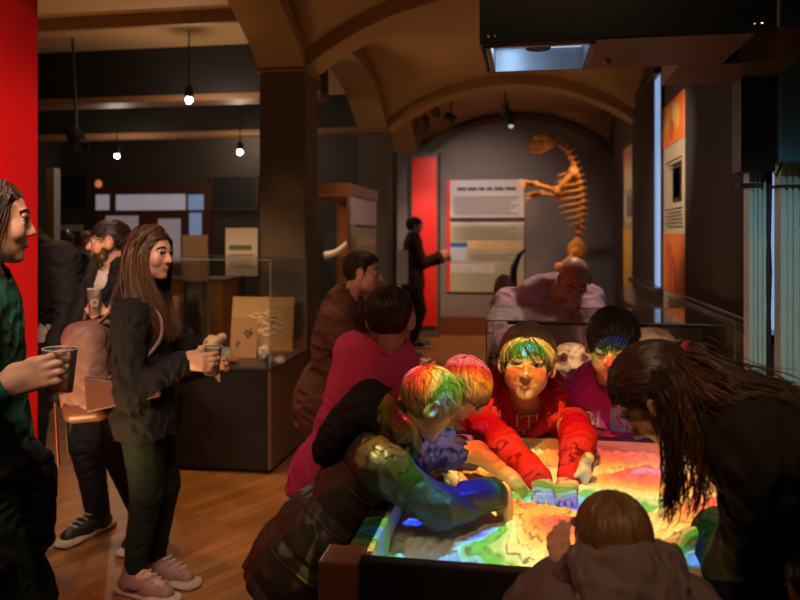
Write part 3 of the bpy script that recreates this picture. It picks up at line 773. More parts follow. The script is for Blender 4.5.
dpart(160, 219, 182, 262, 'door_pane', M_LIT2, .075); dpart(108, 216, 140, 262, 'door_pane', M_LIT2, .075)
for i, (a, b, c, d, lb) in enumerate(((55, 176, 88, 208, 'dark framed recess panel on the end wall, left of the doors'), (214, 178, 257, 208, 'dark framed recess panel on the end wall, right of the doors'))):
    p, q = ax(a, b), ax(c, d); r = empty('wall_frame', ((p[0] + q[0]) / 2, Y - .03, q[2]), lb, 'frame')
    MB().box2((p[0], Y - .05, q[2]), (q[0], Y, p[2])).build('panel', M_BLACK, r, r.location)
    t = .04; k = MB()
    for lo, hi in (((p[0] - t, q[2] - t), (q[0] + t, q[2])), ((p[0] - t, p[2]), (q[0] + t, p[2] + t)), ((p[0] - t, q[2]), (p[0], p[2])), ((q[0], q[2]), (q[0] + t, p[2]))): k.box2((lo[0], Y - .07, lo[1]), (hi[0], Y, hi[1]))
    k.build('frame', mat('dark_walnut', (.07, .03, .018), .45, var=.3), r, r.location)
p, q = ax(55, 225), ax(83, 231)
r = empty('wall_sign', ((p[0] + q[0]) / 2, Y - .02, q[2]), 'pale horizontal sign of two short strips on the end wall', 'sign')
MB().box2((p[0], Y - .03, q[2]), (q[0], Y - .001, p[2])).build('board', mat('sign_pale', (.42, .38, .36), .5), r, r.location)
p, q = ax(58, 234), ax(74, 239); MB().box2((p[0], Y - .03, q[2]), (q[0], Y - .001, p[2])).build('lower_strip', mat('sign_pale', ()), r, r.location)
# pale edge board of a partition beyond the red wall
p, q = ax(46, 168, 6.5), ax(54, 245, 6.5)
r = empty('pale_partition', ((p[0] + q[0]) / 2, 6.6, 0), 'narrow pale grey standing board just past the red partition', 'partition')
MB().box2((p[0], 6.5, .02), (q[0], 6.6, p[2]), .004).build('board', mat('grey_board', (.30, .28, .28), .6), r, r.location)
MB().box2((p[0] - .12, 6.3, 0), (q[0] + .12, 6.8, .02)).build('foot', M_BLACK, r, r.location)
# lamps of the aisle: bulbs on rods, tracks, added spots
M_BULB = emit('bulb_glass_cool_white', (.75, .95, .95), 22)
def pendant(px, py, y, label, r=.035, top=3.62):
    p = ax(px, py, y); o = empty('pendant_lamp', (p[0], p[1], top), label, 'lamp', None)
    MB().tube([(p[0], p[1], p[2] + r), (p[0], p[1], top)], .008, 8).build('rod', M_BLACK, o, o.location)
    MB().lathe((p[0], p[1], p[2] + r * .7), [(.02, .12), (.035, .11), (.045, .02), (.05, 0), (.03, 0)], 16).build('socket', M_BLACK, o, o.location, True)
    MB().ball(p, r, 2).build('bulb', M_BULB, o, o.location, True)
    l = bpy.data.lights.new('bulb_light', 'POINT'); l.energy = 22; l.color = (1, .8, .6); l.shadow_soft_size = .05
    lo = bpy.data.objects.new('bulb_light', l); COL.objects.link(lo); lo.parent = o; lo.location = (0, 0, p[2] - top - .09)
pendant(189, 100, 6.9, 'black pendant rod lamp hanging nearest, above the dark haired couple', .034)
pendant(117, 156, 10.0, 'glowing bulb lamp low over the doors, left of the pair', .034)
pendant(240, 152, 10.0, 'glowing bulb lamp beside the big column, the lower of two', .038)
pendant(241, 132, 12.6, 'smaller glowing bulb lamp beside the big column, the upper of two', .034)
def track(a, b, label):
    c = (A(*a) + A(*b)) / 2; o = empty('lighting_track', c, label, 'track')
    MB().tube([a, b], .018, 6).build('rail', M_BLACK, o, o.location)
    return o
track((XL + 3, 5.4, 3.60), (XC0 - .05, 5.4, 3.60), 'black lighting rail running across the aisle ceiling')
track((-3.9, 3.2, 3.605), (-3.1, 5.3, 3.605), 'black ceiling strip slanting to the cross rail, left one')
track((-2.9, 3.4, 3.605), (-2.45, 5.3, 3.605), 'black ceiling strip slanting to the cross rail, right one')
def spot_fix(p, aim, label, energy, col, angle, blend=.5, size=.05, up=True, drop=.25, name='added_spotlight'):
    """a can fitting with a lamp in it, added to light the scene"""
    p, aim = A(*p), A(*aim); d = nrm(aim - p); o = empty(name, p, label, 'spotlight')
    MB().lathe((0, 0, 0), [(.03, -.10), (.05, -.09), (.055, .08), (.048, .08), (.045, .0)], 18, d).build('can', M_BLACK, o, None, True)
    if drop: MB().tube([(0, 0, 0), (0, 0, drop)], .012, 8).build('stem', M_BLACK, o)
    MB().lathe(d * .06, [(.0446, -.002), (.0446, .002)], 18, d).build('lens', emit('spot_lens_warm', (1, .8, .55), 3), o)
    l = bpy.data.lights.new(name, 'SPOT'); l.energy = energy; l.color = col; l.spot_size = math.radians(angle); l.spot_blend = blend; l.shadow_soft_size = size
    lo = bpy.data.objects.new('spot_beam', l); COL.objects.link(lo); lo.parent = o; lo.location = tuple(d * .09)
    lo.rotation_euler = Vector(d).to_track_quat('-Z', 'Y').to_euler(); return o

# small things of the aisle
p = ax(76, 138, 7.0); r = empty('stage_spotlight', p, 'black stage spotlight hanging dark under the aisle ceiling at upper left', 'spotlight'); dv = nrm(A(.55, -.35, -.6))
MB().lathe((0, 0, 0), [(.05, -.16), (.075, -.15), (.085, .14), (.07, .15), (.065, .12)], 18, dv).build('can', M_BLACK, r, None, True)
MB().tube([(0, 0, 0), (0, 0, .3), (-.04, 0, 3.62 - p[2])], .015, 8).box((0, 0, .02), (.2, .012, .03)).build('yoke', M_BLACK, r)
p = ax(100, 184, 13.29); r = empty('small_wall_light', (p[0], 13.3, p[2]), 'small round orange light on the end wall above the doors', 'lamp')
MB().lathe((0, -.03, 0), [(.08, -.03), (.09, .0), (.08, .03)], 18, (0, 1, 0)).build('housing', M_BLACK, r, None, True)
MB().lathe((0, -.062, 0), [(.06, -.012), (.075, .0), (.075, .01)], 18, (0, 1, 0)).build('orange_lens', emit('orange_lens', (.9, .25, .08), .5), r, None, True)
p, q_ = ax(397, 250, 9.45), ax(408, 284, 9.45); r = empty('info_card_stand', ((p[0] + q_[0]) / 2, 9.47, 0), 'narrow white text card on a thin stand right of the second column', 'sign')
MB().box2((p[0], 9.44, q_[2]), (q_[0], 9.455, p[2]), .003).build('card', mat('card_white', (.60, .55, .46), .6, var=.05), r, r.location)
k = MB()
for i in range(9): k.box2((p[0] + .02, 9.437, p[2] - .05 - i * .035), (q_[0] - .02 - .02 * (i % 3), 9.44, p[2] - .042 - i * .035))
k.build('text_lines', mat('ink_grey', (.3, .27, .25), .6), r, r.location)
MB().tube([((p[0] + q_[0]) / 2, 9.462, 0), ((p[0] + q_[0]) / 2, 9.462, p[2] - .03)], .009, 8).lathe(((p[0] + q_[0]) / 2, 9.462, 0), [(.11, 0), (.11, .01), (.02, .018)], 20).build('stand', M_BLACK, r, r.location)
# ------------------------------------------------------------------ things in the hall
M_GLASS = glass('case_glass', (.97, .98, .97), .55, .012)
M_EDGE = mat('glass_edge', (.30, .36, .34), .2, var=.1)
M_CASEBLK = mat('case_black_laminate', (.022, .018, .016), .45, var=.2)
M_WOODP = mat('case_brown_wood', (.20, .10, .045), .45, var=.3, scale=5, stretch=(1, 1, 6))
M_BOARD = mat('map_board', (.56, .36, .19), .7, var=.12, scale=6)
M_BONE = mat('bone_pale', (.58, .42, .30), .55, var=.3, scale=20, bump=.2)
def glass_box(root, lo, hi, t=.008, top=True, back=True):
    L0 = root.location
    for nm, a, b in (('front_pane', lo, (hi[0], lo[1] + t, hi[2])), ('left_pane', lo, (lo[0] + t, hi[1], hi[2])), ('right_pane', (hi[0] - t, lo[1], lo[2]), hi)) + ((('back_pane', (lo[0], hi[1] - t, lo[2]), hi),) if back else ()):
        MB().box2(a, b).build('glass_pane', M_GLASS, root, L0)
    if top: MB().box2((lo[0], lo[1], hi[2]), (hi[0], hi[1], hi[2] + t)).build('glass_top', M_GLASS, root, L0)
    e = MB(); k = .005
    for x in (lo[0], hi[0]):
        for y in (lo[1], hi[1]): e.box((x, y, (lo[2] + hi[2]) / 2), (k, k, hi[2] - lo[2]))
    for z in ((hi[2],)):
        for y in (lo[1], hi[1]): e.box(((lo[0] + hi[0]) / 2, y, z), (hi[0] - lo[0], k, k))
        for x in (lo[0], hi[0]): e.box((x, (lo[1] + hi[1]) / 2, z), (k, hi[1] - lo[1], k))
    e.build('polished_edges', M_EDGE, root, L0)
# display case by the big column
CX0, CX1, CY0, CY1, CZ, CT = -2.50, -1.70, 4.80, 5.62, .72, 1.44
dc = empty('display_case', ((CX0 + CX1) / 2, (CY0 + CY1) / 2, 0), 'black plinth display case with a glass hood in front of the big column', 'display case')
MB().box2((CX0, CY0, .03), (CX1 - .02, CY1, CZ - .02), .006).build('plinth', M_CASEBLK, dc, dc.location)
MB().box2((CX1 - .02, CY0 + .012, .03), (CX1, CY1 - .012, CZ - .02)).build('side_panel', M_WOODP, dc, dc.location)
MB().box2((CX0 + .02, CY0 + .03, 0), (CX1 - .03, CY1 - .03, .03)).build('toe_kick', M_BLACK, dc, dc.location)
MB().box2((CX0 - .01, CY0 - .01, CZ - .02), (CX1 + .01, CY1 + .01, CZ)).build('deck', mat('deck_dark', (.06, .045, .04), .4), dc, dc.location)
glass_box(dc, (CX0, CY0, CZ), (CX1, CY1, CT))
def leaning(name, px, Yb, w, h, m, label, tilt=.16, t=.008, zb=CZ, cat='board'):
    """board standing on zb and leaning back"""
    c = ax(px, 340, Yb); o = empty(name, (c[0], Yb, zb), label, cat); R = Matrix.Rotation(-tilt, 3, 'X')
    MB().box(R @ Vector((0, 0, h / 2 + .001)) + Vector((0, t / 2, 0)), (w, t, h), R).build('panel', m, o); o['_t'] = tilt
    return o, R
o, R = leaning('map_board', 261, 5.50, .50, .41, M_BOARD, 'large beige board with a pale map shape, leaning inside the glass case', .14)
q = Sdf(); w = wav(4, 5, 30)
q.ell((.03, 0, 0), (.15, .05, .10)); q.ell((-.12, 0, -.05), (.07, .05, .08), None, .05); q.fn(lambda P: np.abs(P[:, 1]) - .002)
v, f = q.mesh(.005, lambda P: w(P) * .012 * (np.abs(P[:, 1]) < .006), .02)
v = v * A(1, .6, 1); RR = np.array(R); v = (v + A(0, -.0035, .21)) @ RR.T
mesh_np('map_shape', v, f, mat('map_cream', (.74, .56, .36), .7, var=.1), o, True)
k = MB()
for i, (x, z) in enumerate(((0, .24), (.05, .23), (.10, .25), (.08, .2), (-.02, .2), (.13, .19), (-.06, .16))):
    k.box(R @ Vector((x, -.006, z)), (.035 + .01 * (i % 3), .002, .006), R @ Matrix.Rotation(.5 * (i % 4) - .7, 3, 'Y'))
k.build('map_marks', mat('ink_dark', ()), o)
o, R = leaning('small_card', 243, 5.15, .20, .285, mat('card_tan', (.50, .30, .14), .7, var=.12), 'smaller tan card with a dark emblem standing before the map board', .12, .006)
k = MB()
for x, z, a, l in ((.03, .19, .4, .05), (.05, .17, -.5, .04), (.02, .165, .9, .05), (-.04, .11, .3, .03), (.05, .20, 1.3, .03), (-.05, .09, -.4, .025)): k.box(R @ Vector((x, -.004, z)), (l, .002, .012), R @ Matrix.Rotation(a, 3, 'Y'))
k.build('emblem', mat('ink_dark', ()), o)
# white notice and tan panel behind the case
p, q_ = ax(226, 228, 5.68), ax(258, 276, 5.68)
r = empty('white_notice', ((p[0] + q_[0]) / 2, 5.68, q_[2]), 'white notice with a thin dark picture on a stand behind the glass case', 'notice')
MB().box2((p[0], 5.67, q_[2]), (q_[0], 5.68, p[2])).build('sheet', mat('notice_white', (.55, .50, .46), .6, var=.04), r, r.location)
MB().box2((p[0] + .03, 5.664, q_[2] + .21), (q_[0] - .05, 5.67, q_[2] + .245)).build('picture', mat('notice_picture', (.10, .13, .09), .6, var=.8, scale=40), r, r.location)
k = MB()
for i in range(5): k.box2((p[0] + .03, 5.665, q_[2] + .17 - i * .022), (q_[0] - .04 - .03 * (i % 2), 5.67, q_[2] + .174 - i * .022))
k.build('text_lines', mat('ink_grey', (.3, .27, .25), .6), r, r.location)
MB().tube([((p[0] + q_[0]) / 2, 5.69, 0), ((p[0] + q_[0]) / 2, 5.69, p[2] - .02)], .012, 8).box2(((p[0] + q_[0]) / 2 - .1, 5.66, 0), ((p[0] + q_[0]) / 2 + .1, 5.78, .015)).build('stand', M_BLACK, r, r.location)
p, q_ = ax(182, 235, 8.0), ax(207, 281, 8.0)
r = empty('tan_display_board', ((p[0] + q_[0]) / 2, 8.05, 0), 'plain tan board on a dark stand in the aisle behind the glass case', 'board')
MB().box2((p[0], 8.0, q_[2]), (q_[0], 8.03, p[2]), .004).build('panel', mat('board_tan', (.62, .36, .17), .6, var=.06), r, r.location)
MB().box2((p[0] + .03, 7.98, 0), (q_[0] - .03, 8.06, q_[2])).build('stand', M_CASEBLK, r, r.location)
p, q_ = ax(160, 300, 9.0), ax(222, 345, 9.0)
r = empty('wooden_counter', ((p[0] + q_[0]) / 2, 9.3, 0), 'low orange brown wooden counter in the aisle beyond the glass case', 'counter')
MB().box2((p[0], 9.0, .05), (q_[0], 9.5, 1.02), .01).build('body', mat('counter_orange_wood', (.42, .17, .04), .4, var=.25, stretch=(1, 1, 6)), r, r.location)
MB().box2((p[0] - .03, 8.97, 1.02), (q_[0] + .03, 9.53, 1.06), .008).build('worktop', M_WOODP, r, r.location)
MB().box2((p[0] + .03, 9.05, 0), (q_[0] - .03, 9.45, .05)).build('toe_kick', M_BLACK, r, r.location)
# fossils in that case
def added_case_lamp(root, p, e, col=(1, .75, .5), w=.5):  # bar lamp added inside a case to brighten its contents
    MB().box2((p[0] - w / 2, p[1] - .012, p[2]), (p[0] + w / 2, p[1] + .012, p[2] + .014)).build('added_light_bar', M_BLACK, root, root.location)
    l = bpy.data.lights.new('added_bar_lamp', 'AREA'); l.shape = 'RECTANGLE'; l.size = w; l.size_y = .015; l.energy = e; l.color = col
    o = bpy.data.objects.new('added_bar_lamp', l); COL.objects.link(o); o.parent = root; o.location = Vector([float(a) for a in p]) - root.location - Vector((0, 0, .002))
def rock(name, c, r, m, label, cat, seed, amp=.01, freq=30, res=.006, group=None, ells=None, holes=None):
    q = Sdf(); c = A(*c)
    q.ell(c, r)
    for e, rr in ells or (): q.ell(c + A(*e), rr, None, .02)
    for e, rr in holes or (): q.ell(c + A(*e), rr, None, .008, 's')
    q.cut((0, 0, c[2] - r[2] * .8), (0, 0, -1))
    v, f = q.mesh(res, (lambda w: (lambda P: w(P) * amp))(wav(seed, 6, freq)), amp * 2)
    return tag(mesh_np(name, v, f, m, None, True, A(c[0], c[1], c[2] - r[2] * .8)), label, cat, group)
def bone(name, pts, rads, m, label, seed, loc=None, res=.006):
    q = Sdf(); q.path([A(*p) for p in pts], rads, .012)
    for e, s_ in ((0, 1), (-1, -2)):
        for k in (-1, 1): q.ell(A(*pts[e]) + A(0, k * rads[e] * .6, 0), rads[e] * .95, None, .01)
    v, f = q.mesh(res, (lambda w: (lambda P: w(P) * .002))(wav(seed, 5, 60)), .004)
    v[:, 2] += max(0, (loc or 0) - v[:, 2].min()) if loc else 0
    return tag(mesh_np(name, v, f, m, None, True, A(*(v.mean(0)[:2]), v[:, 2].min())), label, 'fossil')
def cz(px, y): return ax(px, 340, y)[0]
bone('fossil_bone', [(cz(190, 4.98), 4.98, .78), (cz(205, 5.0), 5.02, .80), (cz(222, 5.1), 5.1, .87)], [.035, .026, .03], M_BONE, 'long pale bone sloping up at the left of the glass case', 3, CZ + .001)
rock('fossil_skull', (cz(212, 5.2), 5.2, CZ + .075), (.06, .07, .075), M_BONE, 'rounded pale skull behind the long bone in the glass case', 'fossil', 5, .006, 30, ells=[((.05, -.05, -.03), (.035, .05, .03))], holes=[((-.02, -.06, .02), .018), ((.03, -.06, .02), .018)])
rock('fossil_tooth', (cz(270, 4.95), 4.95, CZ + .03), (.04, .035, .035), mat('fossil_dark', (.05, .035, .03), .5, var=.4), 'dark fossil tooth at the foot of the tan card', 'fossil', 8, .006)
rock('white_stone', (cz(263, 5.05), 5.08, CZ + .05), (.045, .03, .055), mat('stone_white', (.62, .55, .50), .6), 'small white fossil standing right of the tan card', 'fossil', 9, .006)
rock('brown_stone', (cz(228, 4.9), 4.92, CZ + .025), (.07, .04, .028), mat('stone_brown', (.28, .14, .07), .7), 'flat brown fossil lying nearest the glass in the case', 'fossil', 10, .006)
rock('pale_stone', (cz(280, 4.95), 4.95, CZ + .025), (.04, .04, .028), mat('stone_pale', (.45, .36, .32), .7), 'pale pebble like fossil in the right corner of the glass case', 'fossil', 11, .005)
# tall showcase by the second column
SX0, SX1, SY0, SY1 = -2.20, -1.72, 7.15, 8.5
sc = empty('tall_showcase', ((SX0 + SX1) / 2, (SY0 + SY1) / 2, 0), 'tall wood topped glass showcase with printed white side, between the two columns', 'showcase')
L0 = sc.location
MB().box2((SX0, SY0, 0), (SX1, SY1, .8), .006).build('plinth', M_CASEBLK, sc, L0)
MB().box2((SX0 - .01, SY0 - .01, 2.0), (SX1 + .01, SY1 + .01, 2.12), .006).build('top', mat('showcase_red_wood', (.24, .08, .03), .4, var=.25), sc, L0)
MB().box2((SX0, SY1 - .02, .8), (SX1, SY1, 2.0)).build('back_panel', mat('showcase_orange_back', (.40, .09, .02), .6, var=.15), sc, L0)
for x in (SX0, SX1 - .03):
    for y in (SY0, SY1 - .03): MB().box2((x, y, .8), (x + .03, y + .03, 2.0)).build('post', M_WOODP, sc, L0)
MB().box2((SX0 + .03, SY0, .8), (SX1 - .03, SY0 + .008, 2.0)).build('glass_pane', M_GLASS, sc, L0)
MB().box2((SX0 + .03, SY0 + .03, 1.36), (SX1 - .03, SY1 - .03, 1.37)).build('shelf', M_GLASS, sc, L0)
MB().box2((SX1 - .012, SY0 + .03, .8), (SX1 - .004, SY1 - .03, 2.0)).build('side_panel', mat('side_panel_cream', (.45, .38, .26), .5, var=.1), sc, L0)
MB().box2((SX1 - .004, SY0 + .08, 1.72), (SX1, SY1 - .05, 1.98)).build('white_label', mat('label_white', (.66, .56, .56), .5), sc, L0)
MB().box2((SX1 - .004, SY0 + .3, 1.50), (SX1, SY1 - .05, 1.58)).build('orange_label', mat('poster_apricot', ()), sc, L0)
MB().box2((SX1 - .004, SY0 + .3, 1.69), (SX1, SY1 - .05, 1.715)).build('dark_label', M_BLACK, sc, L0)
q = Sdf(); cx = (SX0 + SX1) / 2; tp = [A(cx - .12 + .28 * t, 7.6, 1.48 + .20 * t * t) for t in np.linspace(0, 1, 8)]; q.path(tp, list(np.linspace(.035, .012, 8)), .01)
v, f = q.mesh(.008); v[:, 2] += 1.372 - v[:, 2].min()
tag(mesh_np('curved_tusk', v, f, M_BONE, None, True, A(*(v.mean(0)[:2]), v[:, 2].min())), 'pale curved tusk on the shelf of the tall showcase', 'tusk')
rock('dark_skull', (cx, 7.9, .80 + .096), (.11, .13, .12), mat('fossil_dark', ()), 'dark skull on the floor of the tall showcase', 'fossil', 13, .01, 20, .01)
added_case_lamp(sc, ((SX0 + SX1) / 2, SY0 + .25, 1.98), 5, w=.3)
# low vitrine in the middle
VX0, VX1, VY0, VY1, VZ, VT = -.17, .80, 3.12, 3.72, .97, 1.25
vt = empty('glass_vitrine', ((VX0 + VX1) / 2, (VY0 + VY1) / 2, 0), 'low glass topped vitrine of skulls behind the boy in the red hoodie', 'vitrine'); L0 = vt.location
MB().box2((VX0, VY0, .04), (VX1, VY1, VZ - .02), .006).build('cabinet', mat('vitrine_red_brown', (.10, .04, .025), .45, var=.2), vt, L0)
MB().box2((VX0 + .03, VY0 + .03, 0), (VX1 - .03, VY1 - .03, .04)).build('toe_kick', M_BLACK, vt, L0)
MB().box2((VX0 - .01, VY0 - .01, VZ - .02), (VX1 + .01, VY1 + .01, VZ)).build('deck', mat('deck_dark', ()), vt, L0)
glass_box(vt, (VX0, VY0, VZ), (VX1, VY1, VT))
added_case_lamp(vt, ((VX0 + VX1) / 2, VY0 + .05, VT - .018), 1.6, w=.8)
M_SK1, M_SK2 = mat('skull_tan', (.42, .25, .14), .5, var=.35, scale=25, bump=.3), mat('skull_brown', (.14, .07, .05), .5, var=.4, scale=25, bump=.3)
rock('animal_skull', (ax(572, 350, 3.3)[0], 3.3, VZ + .085), (.085, .10, .085), M_SK1, 'tan skull with dark eye holes between the two boys in the vitrine', 'skull', 21, .006, 35, .005,
     ells=[((.0, -.11, -.02), (.05, .07, .045)), ((.09, -.03, -.02), (.04, .06, .03)), ((-.09, -.03, -.02), (.04, .06, .03))], holes=[((.05, -.075, .02), (.026, .04, .026)), ((-.045, -.075, .02), (.026, .04, .026)), ((0, -.165, -.02), (.018, .03, .015))])
rock('animal_skull', (ax(508, 352, 3.35)[0], 3.35, VZ + .075), (.085, .11, .075), M_SK2, 'dark brown skull at the left end of the vitrine', 'skull', 22, .007, 35, .005,
     ells=[((0, -.12, -.02), (.05, .08, .04))], holes=[((.045, -.07, .02), .024), ((-.045, -.07, .02), .024)])
rock('animal_skull', (ax(650, 340, 3.4)[0], 3.4, VZ + .115), (.13, .11, .115), M_SK1, 'large tan skull in the vitrine right of the boy in magenta', 'skull', 23, .008, 30, .005,
     ells=[((.13, -.05, -.03), (.08, .06, .05)), ((-.1, -.05, -.04), (.06, .07, .05))], holes=[((.03, -.09, .03), (.05, .05, .035)), ((.17, -.08, 0), .025)])
rock('ammonite', (ax(676, 345, 3.55)[0], 3.58, VZ + .07), (.09, .04, .09), M_SK2, 'dark round ammonite at the back right of the vitrine', 'fossil', 24, .010, 45, .006)
rock('small_skull', (ax(545, 372, 3.25)[0], 3.24, VZ + .04), (.04, .05, .04), M_SK2, 'small brown skull next to the tan one in the vitrine', 'skull', 25, .004, 45, .005, holes=[((.015, -.045, .01), .012), ((-.015, -.045, .01), .012)])

# ------------------------------------------------------------------ standing skeleton
def skeleton():
    y = 10.9
    P = lambda px, py, dy=0: ax(px, py, y + dy)
    M = mat('skeleton_amber_bone', (.60, .27, .08), .5, var=.4, scale=10, bump=.3, bscale=40)
    base = P(578, 300); root = empty('animal_skeleton', (base[0], y, 0), 'amber standing prehistoric animal skeleton with arms stretched out on the far wall', 'skeleton')
    L0 = A(base[0], y, 0)
    def add(nm, q, res=.014, par=root, d=None, dm=0):
        v, f = q.mesh(res, d, dm); return mesh_np(nm, v, f, M, par, True, L0)
    MB().box2((base[0] - .6, y - .35, 0), (base[0] + .55, y + .5, .55), .01).build('plinth', M_CASEBLK, root, L0)
    spine = [P(*p) for p in ((556, 142), (568, 152), (575, 168), (580, 186), (582, 204), (580, 222), (577, 240), (575, 256))]
    t = np.linspace(0, 1, len(spine)); ts = np.linspace(0, 1, 21)
    sp = np.stack([np.interp(ts, t, [s[k] for s in spine]) for k in range(3)], -1)
    for i, p in enumerate(sp):
        q = Sdf(); rr = .034 + .016 * math.sin(PI * i / 20); q.ell(p, rr); d = nrm(sp[min(i + 1, 20)] - sp[max(i - 1, 0)]); o = nrm(np.cross(d, A(0, 1, 0)))
        o = o if o[0] > 0 else -o
        q.cone(p, p + o * .10, .022, .010, .01); q.cone(p - A(0, .06, 0), p + A(0, .06, 0), .014, .014, .01); add('vertebra', q, .010)
    # skull
    q = Sdf(); c = P(543, 143)
    q.ell(c + A(.05, 0, .02), (.13, .11, .12)); q.ell(c + A(-.10, 0, -.03), (.12, .075, .075), None, .05); q.ell(c + A(-.06, 0, .08), (.08, .08, .05), None, .03)
    for s in (-1, 1): q.ell(c + A(-.02, s * .09, .03), .042, None, .01, 's')
    q.ell(c + A(-.20, 0, .0), (.035, .03, .03), None, .01, 's'); w = wav(31, 5, 30); sk = add('skull', q, .009, root, lambda P_: w(P_) * .006, .012)
    q = Sdf()
    for s in (-1, 1): q.path([c + A(.07, s * .07, -.07), c + A(-.04, s * .05, -.13), c + A(-.17, s * .02, -.13)], [.03, .024, .022], .02)
    add('jaw', q, .009, sk)
    # ribs
    for i in range(6, 15):
        p = sp[i]; k = (i - 6) / 8; rad = .24 * math.sin(PI * (.30 + .55 * k)); dn = nrm(sp[i + 1] - sp[i - 1])
        for s in (-1, 1):
            q = Sdf(); pts = []
            for a in np.linspace(0, PI * .86, 9): pts.append(p + A(-1, 0, 0) * rad * (1 - math.cos(a)) * .85 + A(0, s, 0) * rad * math.sin(a) * .75 + dn * .10 * (a / PI) + A(.03, 0, 0))
            q.path(pts, list(np.linspace(.020, .012, 9)), .006); add('rib', q, .010)
    def limb(nm, a, b, r1, r2):
        q = Sdf(); q.cone(a, b, r1, r2); n = nrm(b - a); o = nrm(np.cross(n, A(0, 1, 0)))
        for e, rr in ((a, r1), (b, r2)):
            for s in (-1, 1): q.ell(e + o * s * rr * .6, rr * 1.3, None, .02)
        return add(nm, q, .012)
    for s, sh, el, wr, tip in ((-1, (573, 172), (556, 190), (536, 184), (517, 183)), (1, (576, 178), (560, 196), (542, 193), (524, 196))):
        S_, E, W, T = [P(*p, s * .18) for p in (sh, el, wr, tip)]
        q = Sdf(); q.path([sp[5] + A(0, s * .03, 0), P(575, 172, s * .14), S_], [.03, .05, .05], .03); add('scapula', q, .012)
        limb('upper_arm', S_, E, .042, .032); limb('forearm', E, W, .034, .026)
        for j in range(4):
            q = Sdf(); o = A(0, (j - 1.5) * .035, (1.5 - j) * .02); m = (W + T) / 2 + o
            q.path([W + o * .4, m, T + o * 1.3 + A(-.01, 0, -.03 - .01 * j)], [.016, .014, .005], .006); add('claw', q, .008)
    q = Sdf(); c = P(577, 252)
    for s in (-1, 1): q.ell(c + A(.0, s * .11, .03), (.13, .04, .15), None, .03); q.cone(c, c + A(0, s * .12, 0), .05, .05, .03)
    add('pelvis', q, .014)
    for s, kn, an, toe in ((-1, (560, 268), (567, 292), (552, 297)), (1, (585, 272), (583, 294), (570, 299))):
        Hh, Kk, Aa, Tt = P(577, 254, s * .13), P(*kn, s * .16), P(*an, s * .15), P(*toe, s * .15)
        limb('thigh_bone', Hh, Kk, .055, .045); limb('shin_bone', Kk, Aa, .042, .03)
        for j in range(3):
            q = Sdf(); o = A(0, (j - 1) * .05, 0); q.path([Aa, (Aa + Tt) / 2 + o, Tt + o * 1.3 + A(0, 0, -.02)], [.03, .022, .01], .01); add('toe', q, .01)
    q = Sdf(); q.path([sp[20], P(584, 268), P(592, 284), P(600, 298)], [.045, .04, .032, .02], .02); add('tail', q, .012)
    q = MB(); q.tube([P(577, 250) + A(.06, .1, 0), A(P(577, 300)[0] + .06, y + .1, .55)], .018, 10); q.build('support_rod', M_BLACK, root, L0)
skeleton()
# curved horn and pale fossil between poster and the bald man
y = 8.3; P = lambda px, py: ax(px, py, y)
p = P(512, 300); r = empty('fossil_pedestal', (p[0], y, 0), 'dark pedestal carrying a curved horn and round fossil before the poster', 'pedestal')
MB().box2((p[0] - .22, y - .22, 0), (p[0] + .22, y + .22, p[2] - .03), .01).build('body', M_CASEBLK, r, r.location); zt = p[2] - .03
MB().box2((p[0] - .24, y - .24, zt), (p[0] + .24, y + .24, zt + .03), .006).build('cap', M_WOODP, r, r.location); zt += .03
q = Sdf(); q.path([P(514, 300), P(513, 285), P(514, 272), P(519, 260), P(525, 253)], [.045, .042, .034, .024, .010], .02)
v, f = q.mesh(.01); v[:, 2] += zt + .001 - v[:, 2].min(); tag(mesh_np('curved_horn', v, f, mat('horn_dark', (.05, .03, .02), .4, var=.4), None, True, A(*v.mean(0)[:2], zt)), 'dark upright curved horn on the pedestal before the poster', 'horn')
rock('round_fossil', (P(506, 285)[0] - .02, y - .1, zt + .13), (.11, .08, .155), mat('fossil_lilac_grey', (.32, .26, .26), .6, var=.4), 'round lilac grey fossil leaning by the dark horn', 'fossil', 41, .012, 25, .01)
# little spot under the far arch
p = ax(511, 117, 11.9); r = empty('wall_spotlight', p, 'small spotlight hanging under the far arch above the poster', 'spotlight')
MB().lathe(A(0, 0, -.05), [(.05, -.08), (.06, -.06), (.05, .08), (.02, .1)], 16).build('can', M_BLACK, r, None, True); MB().tube([(0, 0, .04), (0, 0, .42)], .014, 8).build('stem', M_BLACK, r)
MB().ball((0, 0, -.13), .045, 2).build('lamp', emit('small_lamp', (.8, .75, .75), .6), r, None, True)
# ------------------------------------------------------------------ sandbox table
TX0, TX1, TY0, TY1, TZ = -.355, .560, 1.615, 2.66, .90
tb = empty('sandbox_table', ((TX0 + TX1) / 2, (TY0 + TY1) / 2, 0), 'black sandbox table with a brown corner block, full of coloured sand, children around it', 'table'); L0 = tb.location
M_TBLK = mat('table_black_stain', (.016, .016, .014), .35, var=.3, scale=8, stretch=(1, 6, 6)); M_INN = mat('table_inner_ply', (.45, .40, .30), .5, var=.15)
W = .045
for nm, lo, hi in (('front_rail', (TX0 - .01, TY0 - .035, .70), (TX1 + W, TY0, TZ)), ('back_rail', (TX0 - W, TY1, .62), (TX1 + W, TY1 + W, TZ)), ('left_rail', (TX0 - W, TY0 + .03, .62), (TX0, TY1, TZ)), ('right_rail', (TX1, TY0, .62), (TX1 + W, TY1, TZ))):
    MB().box2(lo, hi, .005).build(nm, M_TBLK, tb, L0)
k = MB()
for lo, hi in (((TX0, TY0, .62), (TX0 + .012, TY1, TZ - .004)), ((TX1 - .012, TY0, .62), (TX1, TY1, TZ - .004)), ((TX0, TY1 - .012, .62), (TX1, TY1, TZ - .004))): k.box2(lo, hi)
k.build('lining', M_INN, tb, L0)
